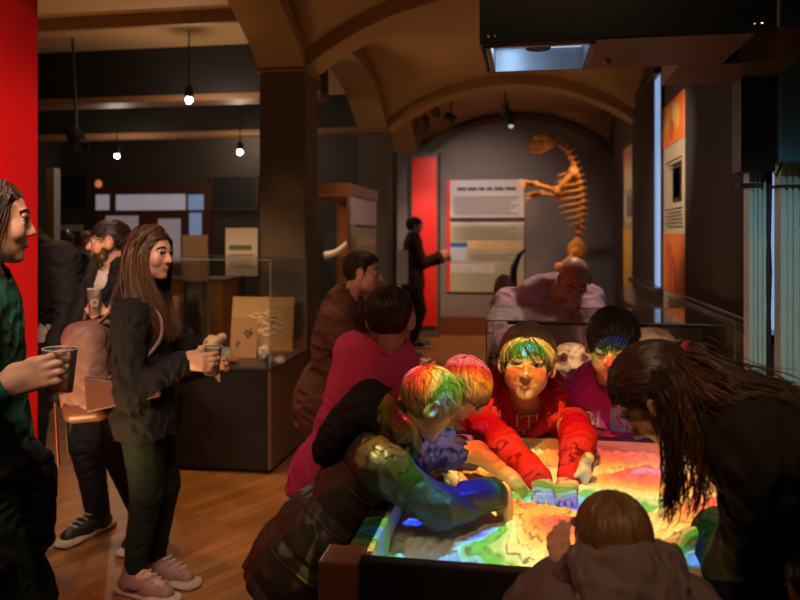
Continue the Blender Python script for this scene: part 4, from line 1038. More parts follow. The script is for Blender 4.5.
MB().box2((TX0 - W, TY0 - .03, .60), (TX1 + W, TY1 + W, .63)).build('bottom', M_TBLK, tb, L0)
M_BLOCK = mat('corner_brown_wood', (.40, .17, .07), .4, var=.3, scale=4, stretch=(1, 1, 7), bump=.1)
MB().box2((TX0 - .088, TY0 - .065, .80), (TX0 - .002, TY0 + .03, TZ + .005), .006).build('corner_block', M_BLOCK, tb, L0)
MB().box2((TX0 - .105, TY0 - .085, .775), (TX1 + W, TY0 - .03, .80), .004).build('ledge', mat('ledge_brown_wood', (.30, .13, .055), .4, var=.3, stretch=(5, 1, 1)), tb, L0)
MB().box2((TX0 - .075, TY0 - .055, .60), (TX0 - .01, TY0 - .01, .775), .004).build('apron', M_BLOCK, tb, L0)
for x in (TX0 + .0, TX1 - .05):
    for yq in (TY0 + .03, TY1 - .05): MB().box2((x, yq, 0), (x + .07, yq + .07, .62), .005).build('leg', M_TBLK, tb, L0)
# sand relief and the coloured map the projector throws over it share one list of hills and hollows
BLOBS = [(.25, 2.70, .43, .55, .10), (.15, 2.275, -.46, .24, .075), (.37, 2.42, .46, .13, .06), (.09, 1.99, .26, .15, .085), (.50, 2.20, .32, .12, .10),
         (-.19, 1.845, -.36, .17, .045), (-.28, 1.74, -.42, .20, .06), (.42, 1.93, -.40, .09, .085), (.60, 1.85, -.30, .06, .22), (-.02, 2.16, .16, .14, .08), (.20, 1.78, .12, .12, .07), (.33, 2.1, -.04, .1, .1)]
EXTRA = [(-.22, 1.975, -1.0, .14, .07), (-.42, 1.99, .40, .07, .06), (-.48, 2.13, .50, .08, .09), (-.30, 2.12, -.14, .07, .07), (-.28, 2.61, .55, .15, .09), (-.16, 2.40, .22, .14, .06), (-.34, 2.45, -.80, .08, .055),
         (.0, 2.765, -.52, .13, .05), (.40, 2.83, -.50, .16, .05), (.0, 2.66, -.36, .10, .05), (.38, 1.74, -.40, .07, .05)]
def relief(x, y, bl): return sum(a * np.exp(-((x - u) / w_) ** 2 - ((y - v_) / h_) ** 2) for u, v_, a, w_, h_ in bl)
xs, ys = np.linspace(TX0 + .012, TX1 - .012, 200), np.linspace(TY0 + .001, TY1 - .012, 220)
gx, gy = np.meshgrid(xs, ys, indexing='ij'); w1, w2 = wav(51, 8, 30), wav(52, 8, 90)
pts = np.stack([gx.ravel(), gy.ravel(), np.zeros(gx.size)], -1)
gz = .825 + .13 * np.clip(relief(gx, gy, BLOBS), -.45, .55) + (w1(pts) * .006 + w2(pts) * .0025).reshape(gx.shape)
gz = np.minimum(gz, TZ - .012)
pts[:, 2] = gz.ravel(); n1, n2 = len(xs), len(ys); i, j = np.meshgrid(np.arange(n1 - 1), np.arange(n2 - 1), indexing='ij'); i, j = i.ravel(), j.ravel()
Fq = np.stack([i * n2 + j, (i + 1) * n2 + j, (i + 1) * n2 + j + 1, i * n2 + j + 1], -1)
# close the sand body down to the bottom of the box
bot = pts.copy(); bot[:, 2] = .632; nn = len(pts); ed = [(k_ * n2, (k_ + 1) * n2) for k_ in range(n1 - 1)] + [((k_ + 1) * n2 + n2 - 1, k_ * n2 + n2 - 1) for k_ in range(n1 - 1)] + [(k_ + 1, k_) for k_ in range(n2 - 1)] + [((n1 - 1) * n2 + k_, (n1 - 1) * n2 + k_ + 1) for k_ in range(n2 - 1)]
side = np.array([(b_, a_, a_ + nn, b_ + nn) for a_, b_ in ed])
sand = mesh_np('sand', np.concatenate([pts, bot]), np.concatenate([Fq, side, Fq[:, ::-1] + nn]), mat('sand_white', (.72, .68, .60), .85, var=.06, scale=300, bump=.3, bscale=500), None, True, A((TX0 + TX1) / 2, (TY0 + TY1) / 2, .632))
tag(sand, 'pale hilly sand filling the sandbox table under the projected coloured map', 'sand', None, 'stuff')
def sand_z(x, y): return float(np.interp(y, ys, gz[np.argmin(np.abs(xs - x))]))
rock('pebble_toy', (.125, 1.97, sand_z(.125, 1.97) + .010), (.017, .013, .012), M_BLACK, 'small dark lump lying on the sand at the middle', 'toy', 61, .003, 120, .002)
q = Sdf(); zz = sand_z(.175, 2.40); q.ell((.175, 2.40, zz + .035), (.020, .016, .045)); q.ell((.185, 2.395, zz + .075), (.018, .015, .018), None, .01); q.cone((.165, 2.39, zz + .04), (.145, 2.385, zz + .02), .008, .006)
v, f = q.mesh(.003); tag(mesh_np('sand_figure', v, f, mat('toy_white', (.7, .68, .66), .5), None, True, A(.175, 2.40, v[:, 2].min())), 'small white rounded toy standing in the sand beside the red sleeve', 'toy')
# ------------------------------------------------------------------ projector hood on its aluminium posts
HX0, HX1, HY0, HY1, HZ0 = -.108, .52, 1.70, 2.00, 2.033
hd = empty('projector_hood', (.66, 2.25, 0), 'black projector hood over the sandbox on two aluminium posts', 'projector'); L0 = hd.location
M_SHEET = mat('hood_black_sheet', (.006, .008, .006), .3, .3, var=.3); M_STEEL = mat('brushed_brown_steel', (.34, .21, .12), .34, .85, var=.2, stretch=(2, 20, 2)); M_ALU = mat('aluminium_profile', (.52, .60, .58), .4, .35, var=.08, stretch=(8, 8, .6))
MB().box2((HX0, HY0, HZ0 + .003), (HX1, HY0 + .006, 2.55)).build('front_sheet', M_SHEET, hd, L0)
MB().box2((HX0, HY1 - .006, HZ0 + .003), (HX1, HY1, 2.55)).box2((HX0, HY0 + .006, HZ0 + .003), (HX0 + .006, HY1 - .006, 2.55)).box2((HX0, HY0, 2.55), (HX1, HY1, 2.556)).build('rear_sheet', M_SHEET, hd, L0)
PX, PY, OX0, OX1, OY0, OY1 = .025, 1.86, -.097, .150, 1.715, 1.985   # opening in the underside
MB().box2((OX1, HY0 + .006, HZ0), (HX1 - .04, HY1 - .006, HZ0 + .004)).box2((HX0, HY0 + .006, HZ0), (OX1, OY0, HZ0 + .004)).box2((HX0, OY1, HZ0), (OX1, HY1 - .006, HZ0 + .004)).build('underside', M_STEEL, hd, L0)
fr = MB()
for lo, hi in (((OX0, OY0, HZ0 - .004), (OX1, OY0 + .014, HZ0 + .06)), ((OX0, OY1 - .014, HZ0 - .004), (OX1, OY1, HZ0 + .06)), ((OX0, OY0, HZ0 - .004), (OX0 + .014, OY1, HZ0 + .06)), ((OX1 - .014, OY0, HZ0 - .004), (OX1, OY1, HZ0 + .06))): fr.box2(lo, hi)
fr.build('opening_frame', mat('frame_grey_metal', (.30, .34, .38), .4, .4), hd, L0)
lou = empty('louvre', (0, 0, 0)); bpy.data.objects.remove(lou)
g = MB(); g.box2((OX0 + .10, OY0 + .02, HZ0 + .050), (OX1 - .016, OY1 - .02, HZ0 + .056))
gp = g.build('diffuser_grid', emit('lit_grid_panel', (.45, .58, .85), .75), hd, L0)
d_ = MB()
for a in range(15):
    for b in range(12): d_.lathe((OX0 + .108 + a * .0085, OY0 + .035 + b * .0175, HZ0 + .0495), [(.0028, -.001), (.0028, .001)], 6)
d_.build('perforations', mat('hole_dark', (.05, .06, .08), .6), gp, None)
gp.children[0].data.transform(Matrix.Translation(-Vector(L0)))
MB().box2((OX0 + .016, OY0 + .02, HZ0 + .052), (OX0 + .10, OY1 - .02, HZ0 + .06)).build('mirror_plate', mat('mirror_steel', (.35, .4, .45), .08, 1, var=.02), hd, L0)
MB().lathe((PX, PY, HZ0 + .035), [(.022, -.012), (.03, -.012), (.03, .05), (.02, .05)], 20).build('projector_lens', M_BLACK, hd, L0, True)
MB().lathe((PX, PY, HZ0 + .030), [(.021, -.004), (.021, .004)], 20).build('lens_glass', emit('lens_glow', (.6, .75, 1), 6), hd, L0, True)
k = MB()
for x, yq in ((HX0 + .02, HY0 - .001), (HX0 + .035, HY0 - .001), (HX1 - .03, HY0 - .001), (HX1 - .045, HY0 - .001)): k.ball((x, yq, HZ0 + .018), .004, 1)
for x in (.22, .24, .44, .46): k.ball((x, HY1 - .03, HZ0 - .002), .004, 1)
k.lathe((.19, 1.90, HZ0 - .004), [(.010, -.006), (.012, 0), (.01, .004)], 12); k.build('screws', mat('screw_bright', (.7, .68, .62), .25, 1), hd, L0)
MB().box2((.571, 2.17, 1.775), (.660, 2.26, HZ0 + .003), .003).build('cable_duct', mat('duct_black', (.018, .014, .013), .3, .3, var=.3), hd, L0)
MB().box2((.664, 2.15, 1.80), (.86, 2.30, 2.52), .004).build('electronics_cabinet', mat('cabinet_painted_blue_light', (.07, .20, .32), .35, .3, var=.4, scale=3), hd, L0)  # blue light on the cabinet is put into its base colour
MB().box2((.38, HY1, HZ0), (.664, 2.26, HZ0 + .09), .002).build('support_arm', M_STEEL, hd, L0)
for x0, x1 in ((.608, .652), (.690, .752)):
    P = MB(); n = 3
    P.box2((x0 + .004, 2.235, 0), (x1 - .004, 2.27, 1.80))
    ws = (x1 - x0)
    for a, b in ((0, .18), (.30, .46), (.54, .70), (.82, 1)): P.box2((x0 + ws * a, 2.225, 0), (x0 + ws * b, 2.28, 1.80))
    P.build('post', M_ALU, hd, L0)
MB().box2((.56, 2.10, 0), (.78, 2.40, .02)).build('base_plate', M_BLACK, hd, L0)
for z in (1.735, 1.742): MB().box2((.584, 2.220, z), (.645, 2.285, z + .005)).build('cable_tie', M_BLACK, hd, L0)
MB().box2((.680, 2.220, 1.735), (.757, 2.285, 1.742)).build('cable_tie', M_BLACK, hd, L0)
for x, dx in ((.655, .01), (.668, -.008)):
    MB().tube([(x, 2.24, 1.80), (x + dx, 2.235, 1.5), (x, 2.24, 1.1), (x + dx * .5, 2.24, .6), (x, 2.25, .05)], .006, 8).build('cable', M_BLACK, hd, L0, True)
MB().tube([(.64, 2.215, 1.75), (.655, 2.205, 1.79), (.672, 2.205, 1.765), (.69, 2.215, 1.80)], .004, 8).build('cable_loop', M_BLACK, hd, L0, True)
l_ = bpy.data.lights.new('opening_glow', 'POINT'); l_.energy = .5; l_.color = (.55, .75, 1); l_.shadow_soft_size = .02
lo_ = bpy.data.objects.new('opening_glow', l_); COL.objects.link(lo_); lo_.parent = hd; lo_.location = (-.05 - L0[0], 1.80 - L0[1], HZ0 + .03)
# the projector's lamp: throws the contour map as coloured light
def projector():
    l = bpy.data.lights.new('projector_beam', 'SPOT'); l.energy = PROJ_W; l.spot_size = math.radians(84); l.spot_blend = .05; l.shadow_soft_size = .0008
    o = bpy.data.objects.new('projector_beam', l); COL.objects.link(o); o.parent = hd; o.location = (PX - L0[0], PY - L0[1], HZ0 + .015 - L0[2])
    l.use_nodes = True; nt = l.node_tree; N, Lk = nt.nodes.new, nt.links.new
    em = nt.nodes['Emission']; geo = N('ShaderNodeNewGeometry'); sx = N('ShaderNodeSeparateXYZ'); Lk(geo.outputs['Incoming'], sx.inputs[0])
    def m(op, a, b=None, c=None):
        n = N('ShaderNodeMath'); n.operation = op
        for k_, v_ in enumerate((a, b, c)):
            if v_ is None: continue
            if isinstance(v_, (int, float)): n.inputs[k_].default_value = v_
            else: Lk(v_, n.inputs[k_])
        return n.outputs[0]
    throw = HZ0 + .015 - .84
    iz = m('ABSOLUTE', sx.outputs[2]); sgn = -1.0
    rx, ry = m('DIVIDE', sx.outputs[0], sx.outputs[2]), m('DIVIDE', sx.outputs[1], sx.outputs[2])
    u = m('MULTIPLY_ADD', rx, -throw, PX); v_ = m('MULTIPLY_ADD', ry, -throw, PY)
    cb = N('ShaderNodeCombineXYZ'); Lk(u, cb.inputs[0]); Lk(v_, cb.inputs[1])
    nz = N('ShaderNodeTexNoise'); nz.inputs['Scale'].default_value = 7; nz.inputs['Detail'].default_value = 5; nz.inputs['Roughness'].default_value = .62; Lk(cb.outputs[0], nz.inputs[0])
    h = m('MULTIPLY_ADD', nz.outputs['Fac'], .34, .56 - .17)
    for bu, bv, ba, bw, bh in BLOBS + EXTRA:
        a = m('MULTIPLY_ADD', u, 1 / bw, -bu / bw); b = m('MULTIPLY_ADD', v_, 1 / bh, -bv / bh)
        e = m('POWER', 2.718282, m('MULTIPLY', m('ADD', m('MULTIPLY', a, a), m('MULTIPLY', b, b)), -1)); h = m('MULTIPLY_ADD', e, ba, h)
    cr = N('ShaderNodeValToRGB'); Lk(h, cr.inputs[0]); el = cr.color_ramp.elements
    stops = [(0, (.02, .06, 1.9)), (.12, (.03, .12, 1.6)), (.20, (.06, .38, 1.1)), (.26, (.15, .70, .85)), (.31, (.02, .42, .04)), (.39, (.06, .50, .03)), (.45, (.62, .70, .22)), (.54, (.96, .72, .20)), (.62, (.98, .40, .03)), (.72, (.92, .17, .015)), (.84, (.88, .04, .02)), (.95, (.85, .03, .09)), (1, (.95, .22, .40))]
    el[0].position, el[0].color = stops[0][0], (*stops[0][1], 1); el[1].position, el[1].color = stops[-1][0], (*stops[-1][1], 1)
    for p_, c_ in stops[1:-1]: e = el.new(p_); e.color = (*c_, 1)
    fr_ = m('FRACT', m('MULTIPLY', h, 13.0)); ln = m('GREATER_THAN', fr_, .15); ln = m('MULTIPLY_ADD', ln, .85, .15)
    mk = m('MULTIPLY', m('LESS_THAN', m('ABSOLUTE', m('SUBTRACT', u, .10)), .63), m('MULTIPLY', m('LESS_THAN', v_, 2.845), m('GREATER_THAN', v_, 1.63)))
    st = m('MULTIPLY', ln, mk); vm = N('ShaderNodeVectorMath'); vm.operation = 'SCALE'; Lk(cr.outputs[0], vm.inputs[0]); Lk(st, vm.inputs['Scale']); Lk(vm.outputs[0], em.inputs['Color']); em.inputs['Strength'].default_value = 1
PROJ_W = 120.0
projector()
# ------------------------------------------------------------------ everyone in the hall
SK_L, SK_M, SK_W = skin_mat('light', (.62, .36, .25)), skin_mat('mid', (.55, .30, .20)), skin_mat('warm', (.58, .33, .22))
def cloth(name, col, **k): return mat('cloth_' + name, col, k.pop('rough', .85), 0, k.pop('var', .14), 14, k.pop('bump', .25), k.pop('bscale', 420), spec=.25, **k)
def hairm(name, col): return mat('hair_' + name, col, .38, 0, .2, 60, attr=True, spec=.4)
H_DK, H_DB, H_BR, H_BL, H_GB, H_AU = hairm('dark', (.025, .015, .010)), hairm('dark_brown', (.05, .026, .014)), hairm('brown', (.10, .052, .025)), hairm('blond', (.48, .31, .14)), hairm('golden_brown', (.20, .10, .04)), hairm('auburn', (.048, .023, .012))
C_BLK = cloth('black', (.012, .011, .012)); C_DK = cloth('charcoal', (.022, .020, .022)); C_DG = cloth('dark_green', (.007, .017, .010)); C_GR = cloth('green_top', (.010, .075, .045)); C_PINK = cloth('pink', (.60, .06, .15)); C_RED = cloth('red', (.52, .018, .032)); C_MAG = cloth('magenta', (.58, .03, .33)); C_BLUE = cloth('blue_tee', (.05, .05, .42)); C_BRN = cloth('brown_sweater', (.095, .032, .020)); C_TAN = cloth('tan', (.30, .17, .08)); C_LIL = cloth('lilac_shirt', (.50, .36, .50)); C_TAU = cloth('taupe_fleece', (.17, .125, .115)); C_WHT = cloth('white_tee', (.60, .56, .52)); C_JEAN = cloth('jeans', (.06, .07, .10)); C_PUFF = mat('cloth_puffer_olive_black', (.058, .048, .036), .40, 0, .3, 7, .3, 40, spec=.4)
SH_B, SH_S, SH_P = mat('shoe_black', (.015, .014, .014), .5), mat('sole_pale', (.40, .32, .28), .6), mat('shoe_rose', (.24, .14, .12), .6)
DN = A(0, 0, -1.0); UP = A(0, 0, 1.0)
def stand(x0, y0, x1, y1, toe=None, toe2=None):
    return ({'foot': A(x0, y0, 0), **({'toe': A(*toe)} if toe else {})}, {'foot': A(x1, y1, 0), **({'toe': A(*(toe2 or toe))} if toe else {})})

# boy in the dark puffer jacket, leaning in from the left
p = Person(1.32, A(-.575, 2.00, .75), at(394, 438, 2.08), A(1, .1, -.4), at(431, 404, 2.06), A(.80, .18, -.52), hh=.186, kid=True,
           arms=({'wrist': A(-.20, 2.14, .90), 'hint': A(-.2, .3, -1), 'hand': dict(d=A(.8, .1, -.6), n=A(-.3, 0, -1), t=A(0, -1, 0), curl=.3)},
                 {'wrist': at(503, 494, 2.02), 'elbow': at(436, 507, 1.93), 'hand': dict(d=A(.22, -.02, -1), n=A(-1, 0, -.1), t=A(0, 1, 0), curl=.18, spread=.07)}),
           legs=stand(-.62, 2.12, -.64, 1.93, (1, .1, 0)))
p.body('person', .0045, SK_L, 'boy in a dark puffer jacket leaning in over the left side of the sandbox', hands=True, kid=True, eyes='closed') if 0 else p.body('person', .0045, SK_L, 'boy in a dark puffer jacket leaning in over the left side of the sandbox', eyes='closed', nose=.9)
jk = p.top('puffer_jacket', C_PUFF, .025, -.115, (.90, .90), .007, 14, 11, .84, k=.05, puff=(.125, .012, p.t), fatten=1.12)
p.piping(jk, [(-.05, .02), (.075, .02), (.20, .015)], mat('piping_brown', (.10, .065, .04), .4)); p.hood(C_BLK, 12, 1.02); p.trousers(C_BLK); p.shoes(SH_B, SH_S)
q = Sdf()
for sh, el, wr, sp, sd in p.arms: q.cone(wr - nrm(wr - el) * .040, wr - nrm(wr - el) * .014, .033, .030, .005)
p.add('cuff', q, C_BLK)
p.brows(H_BL, True); make_hair(p.H, p.root, p.loc, H_BL, th=.035, L=.055, n=1000, seed=2, lock=.0026, comb=lambda v: A(.0, .55, -.5) + .6 * nrm(v - A(0, -.2, .4)))

# boy with glasses
p = Person(1.34, A(-.575, 2.37, .74), at(430, 430, 2.42), A(1, 0, -.5), at(466, 389, 2.40), A(.66, -.26, -.60), hh=.184, kid=True,
           arms=({'wrist': A(-.36, 2.60, .93), 'hint': A(-.4, .5, -1)}, {'wrist': at(513, 480, 2.34), 'elbow': at(477, 452, 2.36), 'hint': A(.1, -.6, -.3), 'hand': dict(d=A(.6, -.15, -.6), n=A(-.4, 0, -1), t=A(0, 1, 0), curl=.28)}),
           legs=stand(-.72, 2.46, -.74, 2.27, (1, 0, 0)))
p.body('person', .005, SK_L, 'boy in glasses and a blue tee shirt reaching a bare arm into the sand', eyes='closed', nose=.85)
p.top('tee_shirt', C_BLUE, .012, -.06, (.30, .30), .006, 16, 21, 1.05); p.trousers(C_DK); p.shoes(SH_B, SH_S); p.brows(H_GB, True)
make_hair(p.H, p.root, p.loc, H_BL, th=.045, L=.06, n=900, seed=3, lock=.0028, comb=lambda v: A(.1, .6, -.3) + .7 * nrm(v - A(0, -.2, .4)))
H = p.H; q = Sdf()
for sx in (-1, 1):
    c = [H.w(sx * (.15 + .085 * math.cos(a)), .40, .015 + .06 * math.sin(a)) for a in np.linspace(0, 2 * PI, 15)]; q.path(c, [.0022] * 15, .001)
    q.path([H.w(sx * .235, .39, .03), H.w(sx * .33, .20, .04), H.w(sx * .355, -.02, .05)], [.0022] * 3, .001)
q.path([H.w(-.065, .40, .03), H.w(0, .425, .04), H.w(.065, .40, .03)], [.0022] * 3, .001)
gl = p.add('glasses', q, mat('spectacle_frame', (.03, .02, .05), .3), .0022)
k = MB()
for sx in (-1, 1): k.lathe(H.w(sx * .15, .398, .015) - p.loc, [(.016, -.0006), (.016, .0006)], 20, H.f)
k.build('lens', glass('lens_glass', (.95, .95, 1), .8), gl, None)

# boy in the pink shirt, back to the camera
p = Person(1.50, at(336, 470, 2.74), at(392, 358, 2.68), A(.5, .85, 0), at(390, 319, 2.66), A(.12, 1, -.12), hh=.222, kid=True,
           arms=({'wrist': at(316, 535, 2.70), 'hint': A(-1, -.3, 0)}, {'wrist': A(-.36, 2.92, .95), 'hint': A(.2, -.3, -1)}), legs=stand(-.80, 2.78, -.62, 2.72, (.5, .85, 0)))
p.body('person', .005, SK_M, 'boy in a pink top seen from behind, standing at the left rear of the sandbox', eyes='closed', fine=False)
p.top('pink_top', C_PINK, .016, -.10, (.56, .9), .005, 12, 31, 1.05, neck_cut=.05); p.collar(C_PINK, .046, .011, h=.03); p.trousers(C_DK); p.shoes(SH_B, SH_S)
make_hair(p.H, p.root, p.loc, H_DB, th=.03, L=.045, n=1400, seed=4, lock=.0028, line=((-.6, -.24), (-.30, -.24), (-.16, -.10), (-.08, .16), (.03, .16), (.08, -.02), (.14, .12), (.30, .24), (.45, .26)))

# boy in the red hoodie
p = Person(1.40, A(-.02, 2.86, .60), at(524, 402, 2.72), A(0, -1, -.1), at(527, 363, 2.53), A(-.02, -1, .02), A(.07, 0, 1), hh=.238, kid=True, shw=.118,
           arms=({'wrist': at(569, 480, 2.36), 'elbow': at(578, 438, 2.50), 'hint': A(.9, .5, .2), 'hand': dict(d=A(-.15, -.95, -.22), n=A(0, -.2, -1), t=A(-1, 0, 0), curl=.22)},
                 {'wrist': at(541, 481, 2.34), 'elbow': at(503, 446, 2.50), 'hint': A(-.9, .5, .1), 'hand': dict(d=A(.05, -.95, -.22), n=A(0, -.2, -1), t=A(1, 0, 0), curl=.22)}),
           legs=stand(.09, 2.95, -.12, 2.95, (0, -1, 0)))
p.body('person', .0042, SK_L, 'boy in a red hoodie facing the camera, both hands in the sand', smile=.5, nose=.85)
p.eyes((.12, .22, .25), (0.05, 1, .05)); p.brows(H_BL)
t_ = p.top('red_hoodie', C_RED, .018, -.10, (.95, .95), .0055, 12, 41, .95, k=.05); p.hood(C_RED, 42, 1.12); p.trousers(C_DK); p.shoes(SH_B, SH_S)
line_mop = ((-.6, -.34), (-.28, -.34), (-.14, -.20), (-.06, .0), (.03, .0), (.08, -.02), (.14, .14), (.30, .28), (.45, .31))
make_hair(p.H, p.root, p.loc, H_BL, th=.065, L=.066, n=1300, seed=5, lock=.0028, line=line_mop, fringe=.0, comb=lambda v: nrm(v - A(.05, .05, .55)) + A(np.sign(v[0] - .05) * .5, .0, -.25))
M_LET = mat('print_pale_blue', (.62, .62, .72), .6, var=.1)
up_ = nrm(p.t * .75 + UP * .25); rt = -p.r * 1.0
cen = p.pel + p.t * p.tl * .62
def chest_text(p, body, size, dx, a, m, rot=0, box=None, name='lettering'):
    f = p.f; r_ = -p.r if False else np.cross(p.t, -p.f) * -1
    r_ = -np.cross(p.f, p.t)          # viewer's right when facing the wearer
    c, s_ = math.cos(rot), math.sin(rot)
    R, U = r_ * c + p.t * s_, p.t * c - r_ * s_
    return p.text_on(body, size, m, p.pel + p.t * p.tl * a + r_ * dx + f * .175, f, R, U, p.top_ob, name, .003, box)
chest_text(p, 'I\'TI', .066, .012, .885, M_LET, 0); chest_text(p, '8ESXIGSB', .034, .012, .82, M_LET, .05)
chest_text(p, '8888', .030, .105, .96, M_LET, -.45); chest_text(p, '888', .028, .125, .90, M_LET, -.5)

# boy in the magenta sweatshirt
p = Person(1.42, A(.37, 2.93, .64), at(605, 380, 2.72), A(-.12, -1, -.05), at(613, 345, 2.50), A(-.22, -1, -.28), hh=.228, kid=True,
           arms=({'wrist': A(.52, 2.66, .935), 'hint': A(1, .3, -.2), 'hand': dict(d=A(-.5, -.8, -.15), n=A(0, 0, -1), t=A(-.8, .3, 0), curl=.2)}, {'wrist': A(.12, 2.83, .78), 'hint': A(-.2, 1, -.6), 'hand': dict(d=A(.5, -.4, -.1), n=A(0, 0, -1), t=A(.5, .8, 0), curl=.25)}),
           legs=stand(.44, 2.98, .24, 2.98, (0, -1, 0)))
p.body('person', .0045, SK_L, 'boy in a magenta lettered sweatshirt looking down at the back of the sandbox', eyes='closed', nose=.85)
p.brows(H_DB, True); p.top('magenta_sweatshirt', C_MAG, .022, -.10, (.97, .97), .006, 11, 51, 1.12, k=.06, neck_cut=.055); p.collar(C_MAG, .047, .010); p.trousers(C_DK); p.shoes(SH_B, SH_S)
make_hair(p.H, p.root, p.loc, H_DB, th=.040, L=.065, n=900, seed=6, lock=.0027, fringe=.0, comb=lambda v: A(.1, .7, -.25) + .5 * nrm(v - A(0, -.2, .4)), line=((-.6, -.32), (-.28, -.30), (-.14, -.12), (-.06, .10), (.03, .10), (.08, -.04), (.14, .18), (.30, .29), (.45, .32)))
M_LV = mat('print_lavender', (.36, .30, .52), .6, var=.1)
chest_text(p, 'BSBL', .085, -.105, .76, M_LV, -.20)
b0 = [[(-.085 + .058 * i, -.014), (-.031 + .058 * i, -.014), (-.031 + .058 * i, .072), (-.085 + .058 * i, .072)] for i in range(3)]
chest_text(p, 'SZN', .076, .075, .69, C_MAG, -.20, None); 
q_ = chest_text(p, ' ', .076, .075, .69, M_LV, -.20, b0, 'letter_boxes'); q_.data.transform(Matrix.Translation(Vector(-p.f * .0015)))
chest_text(p, '8', .036, -.055, .66, M_LV, -.1, None, 'chest_emblem')

# long haired girl bending in from the right
p = Person(1.70, A(.88, 1.48, .97), at(712, 412, 1.48), A(-.45, 0, -.9), at(657, 398, 1.50), A(-.60, .16, -.74), A(-.7, 0, .7), hh=.198, wide=.82,
           arms=({'wrist': at(722, 562, 1.66), 'elbow': at(757, 548, 1.52), 'hand': dict(d=A(-.9, .15, -.12), n=A(0, .2, -1), t=A(-.2, 1, 0), curl=.35)}, {'wrist': A(.40, 1.80, .92), 'hint': A(.5, .2, -1), 'hand': dict(d=A(-.6, .5, -.4), n=A(0, 0, -1), t=A(0, -1, 0), curl=.3)}),
           legs=stand(.84, 1.38, .86, 1.56, (-1, 0, 0)))
p.body('person', .0045, SK_M, 'long haired girl in black bending over the right side of the sandbox', eyes='closed', nose=.9)
p.brows(H_DB, True); p.top('black_top', C_BLK, .026, -.12, (.95, .95), .007, 12, 61, .95, k=.05); p.trousers(C_BLK); p.shoes(SH_B, SH_S)
H = p.H
g = lambda *pts: [at(q_[0], q_[1], q_[2] - .245) for q_ in pts]
make_hair(H, p.root, p.loc, H_AU, th=.045, L=.17, n=1500, seed=7, lock=.0024, line=((-.6, -.40), (-.28, -.36), (-.14, -.18), (-.06, .02), (.03, .04), (.08, .0), (.14, .10), (.30, .25), (.45, .28)), comb=lambda v: A(0, -.85, .5 if v[1] > .15 else -.3),
          guides=[dict(pts=[g((676, 352, 1.76), (694, 356, 1.74), (720, 372, 1.72), (760, 384, 1.70), (800, 394, 1.68), (838, 410, 1.66)), g((680, 362, 1.70), (702, 376, 1.66), (730, 392, 1.62), (768, 402, 1.60), (796, 412, 1.58), (800, 440, 1.56)), g((684, 372, 1.69), (704, 392, 1.64), (720, 404, 1.60), (742, 410, 1.58), (770, 418, 1.57), (788, 440, 1.56))], n=720, r=.014, lock=.0016, taper=.8, wob=.006, tip=(2.4, 2.0, 1.6)),
                  dict(pts=[g((654, 372, 1.66), (662, 400, 1.645), (667, 432, 1.64), (668, 470, 1.65), (665, 505, 1.66), (660, 530, 1.66)), g((664, 372, 1.66), (672, 402, 1.64), (678, 440, 1.635), (682, 480, 1.64), (676, 505, 1.65), (668, 522, 1.66))], n=120, r=.006, lock=.0015, taper=.6, wob=.008), dict(pts=[g((676, 376, 1.66), (688, 408, 1.63), (697, 445, 1.62), (703, 478, 1.62), (696, 505, 1.63), (690, 518, 1.64))], n=45, r=.009, lock=.0015, taper=.6, wob=.012, tip=(2.6, 2.0, 1.4))])
q = Sdf(); ax_ = nrm(at(694, 358, 1.49) - at(676, 352, 1.51)); e1 = nrm(np.cross(ax_, UP)); e2 = np.cross(ax_, e1)
q.path([at(684, 354, 1.495) + (e1 * math.cos(a) + e2 * math.sin(a)) * .022 for a in np.linspace(0, 2 * PI, 13)], [.007] * 13, .003)
p.add('hair_tie', q, mat('hair_tie_red', (.35, .02, .02), .8), .003)

# small child at the front
p = Person(1.10, A(.20, 1.33, .60), at(621, 586, 1.43), A(-.12, 1, .1), at(611, 541, 1.43), A(-.38, 1, -.12), hh=.172, kid=True,
           arms=({'wrist': at(566, 574, 1.50), 'hint': A(-.6, -.3, -1), 'hand': dict(d=A(-.25, .35, .9), n=A(.4, .8, -.1), t=A(1, -.2, 0), curl=.35)}, {'wrist': A(.25, 1.50, .86), 'hint': A(.2, -.8, -1), 'hand': dict(d=A(-.2, .8, .1), n=A(0, .2, -1), t=A(-1, 0, 0), curl=.3)}),
           legs=stand(.12, 1.34, .26, 1.34, (0, 1, 0)))
p.body('person', .0042, SK_L, 'small child with golden brown hair and taupe hooded fleece at the front', eyes='closed', nose=.8)
p.top('hooded_fleece', C_TAU, .024, -.12, (.95, .95), .007, 16, 71, 1.12, k=.05); p.hood(C_TAU, 72, 1.05); p.trousers(C_DK); p.shoes(SH_B, SH_S)
make_hair(p.H, p.root, p.loc, H_GB, style='bob', th=.05, L=.12, n=1500, seed=8, lock=.0024, comb=lambda v: nrm(v - A(0, -.12, .52)) * .8 + A(0, 0, -.6), line=((-.6, -.50), (-.28, -.50), (-.06, -.42), (.03, -.34), (.08, -.22), (.14, .02), (.30, .2), (.45, .22)))
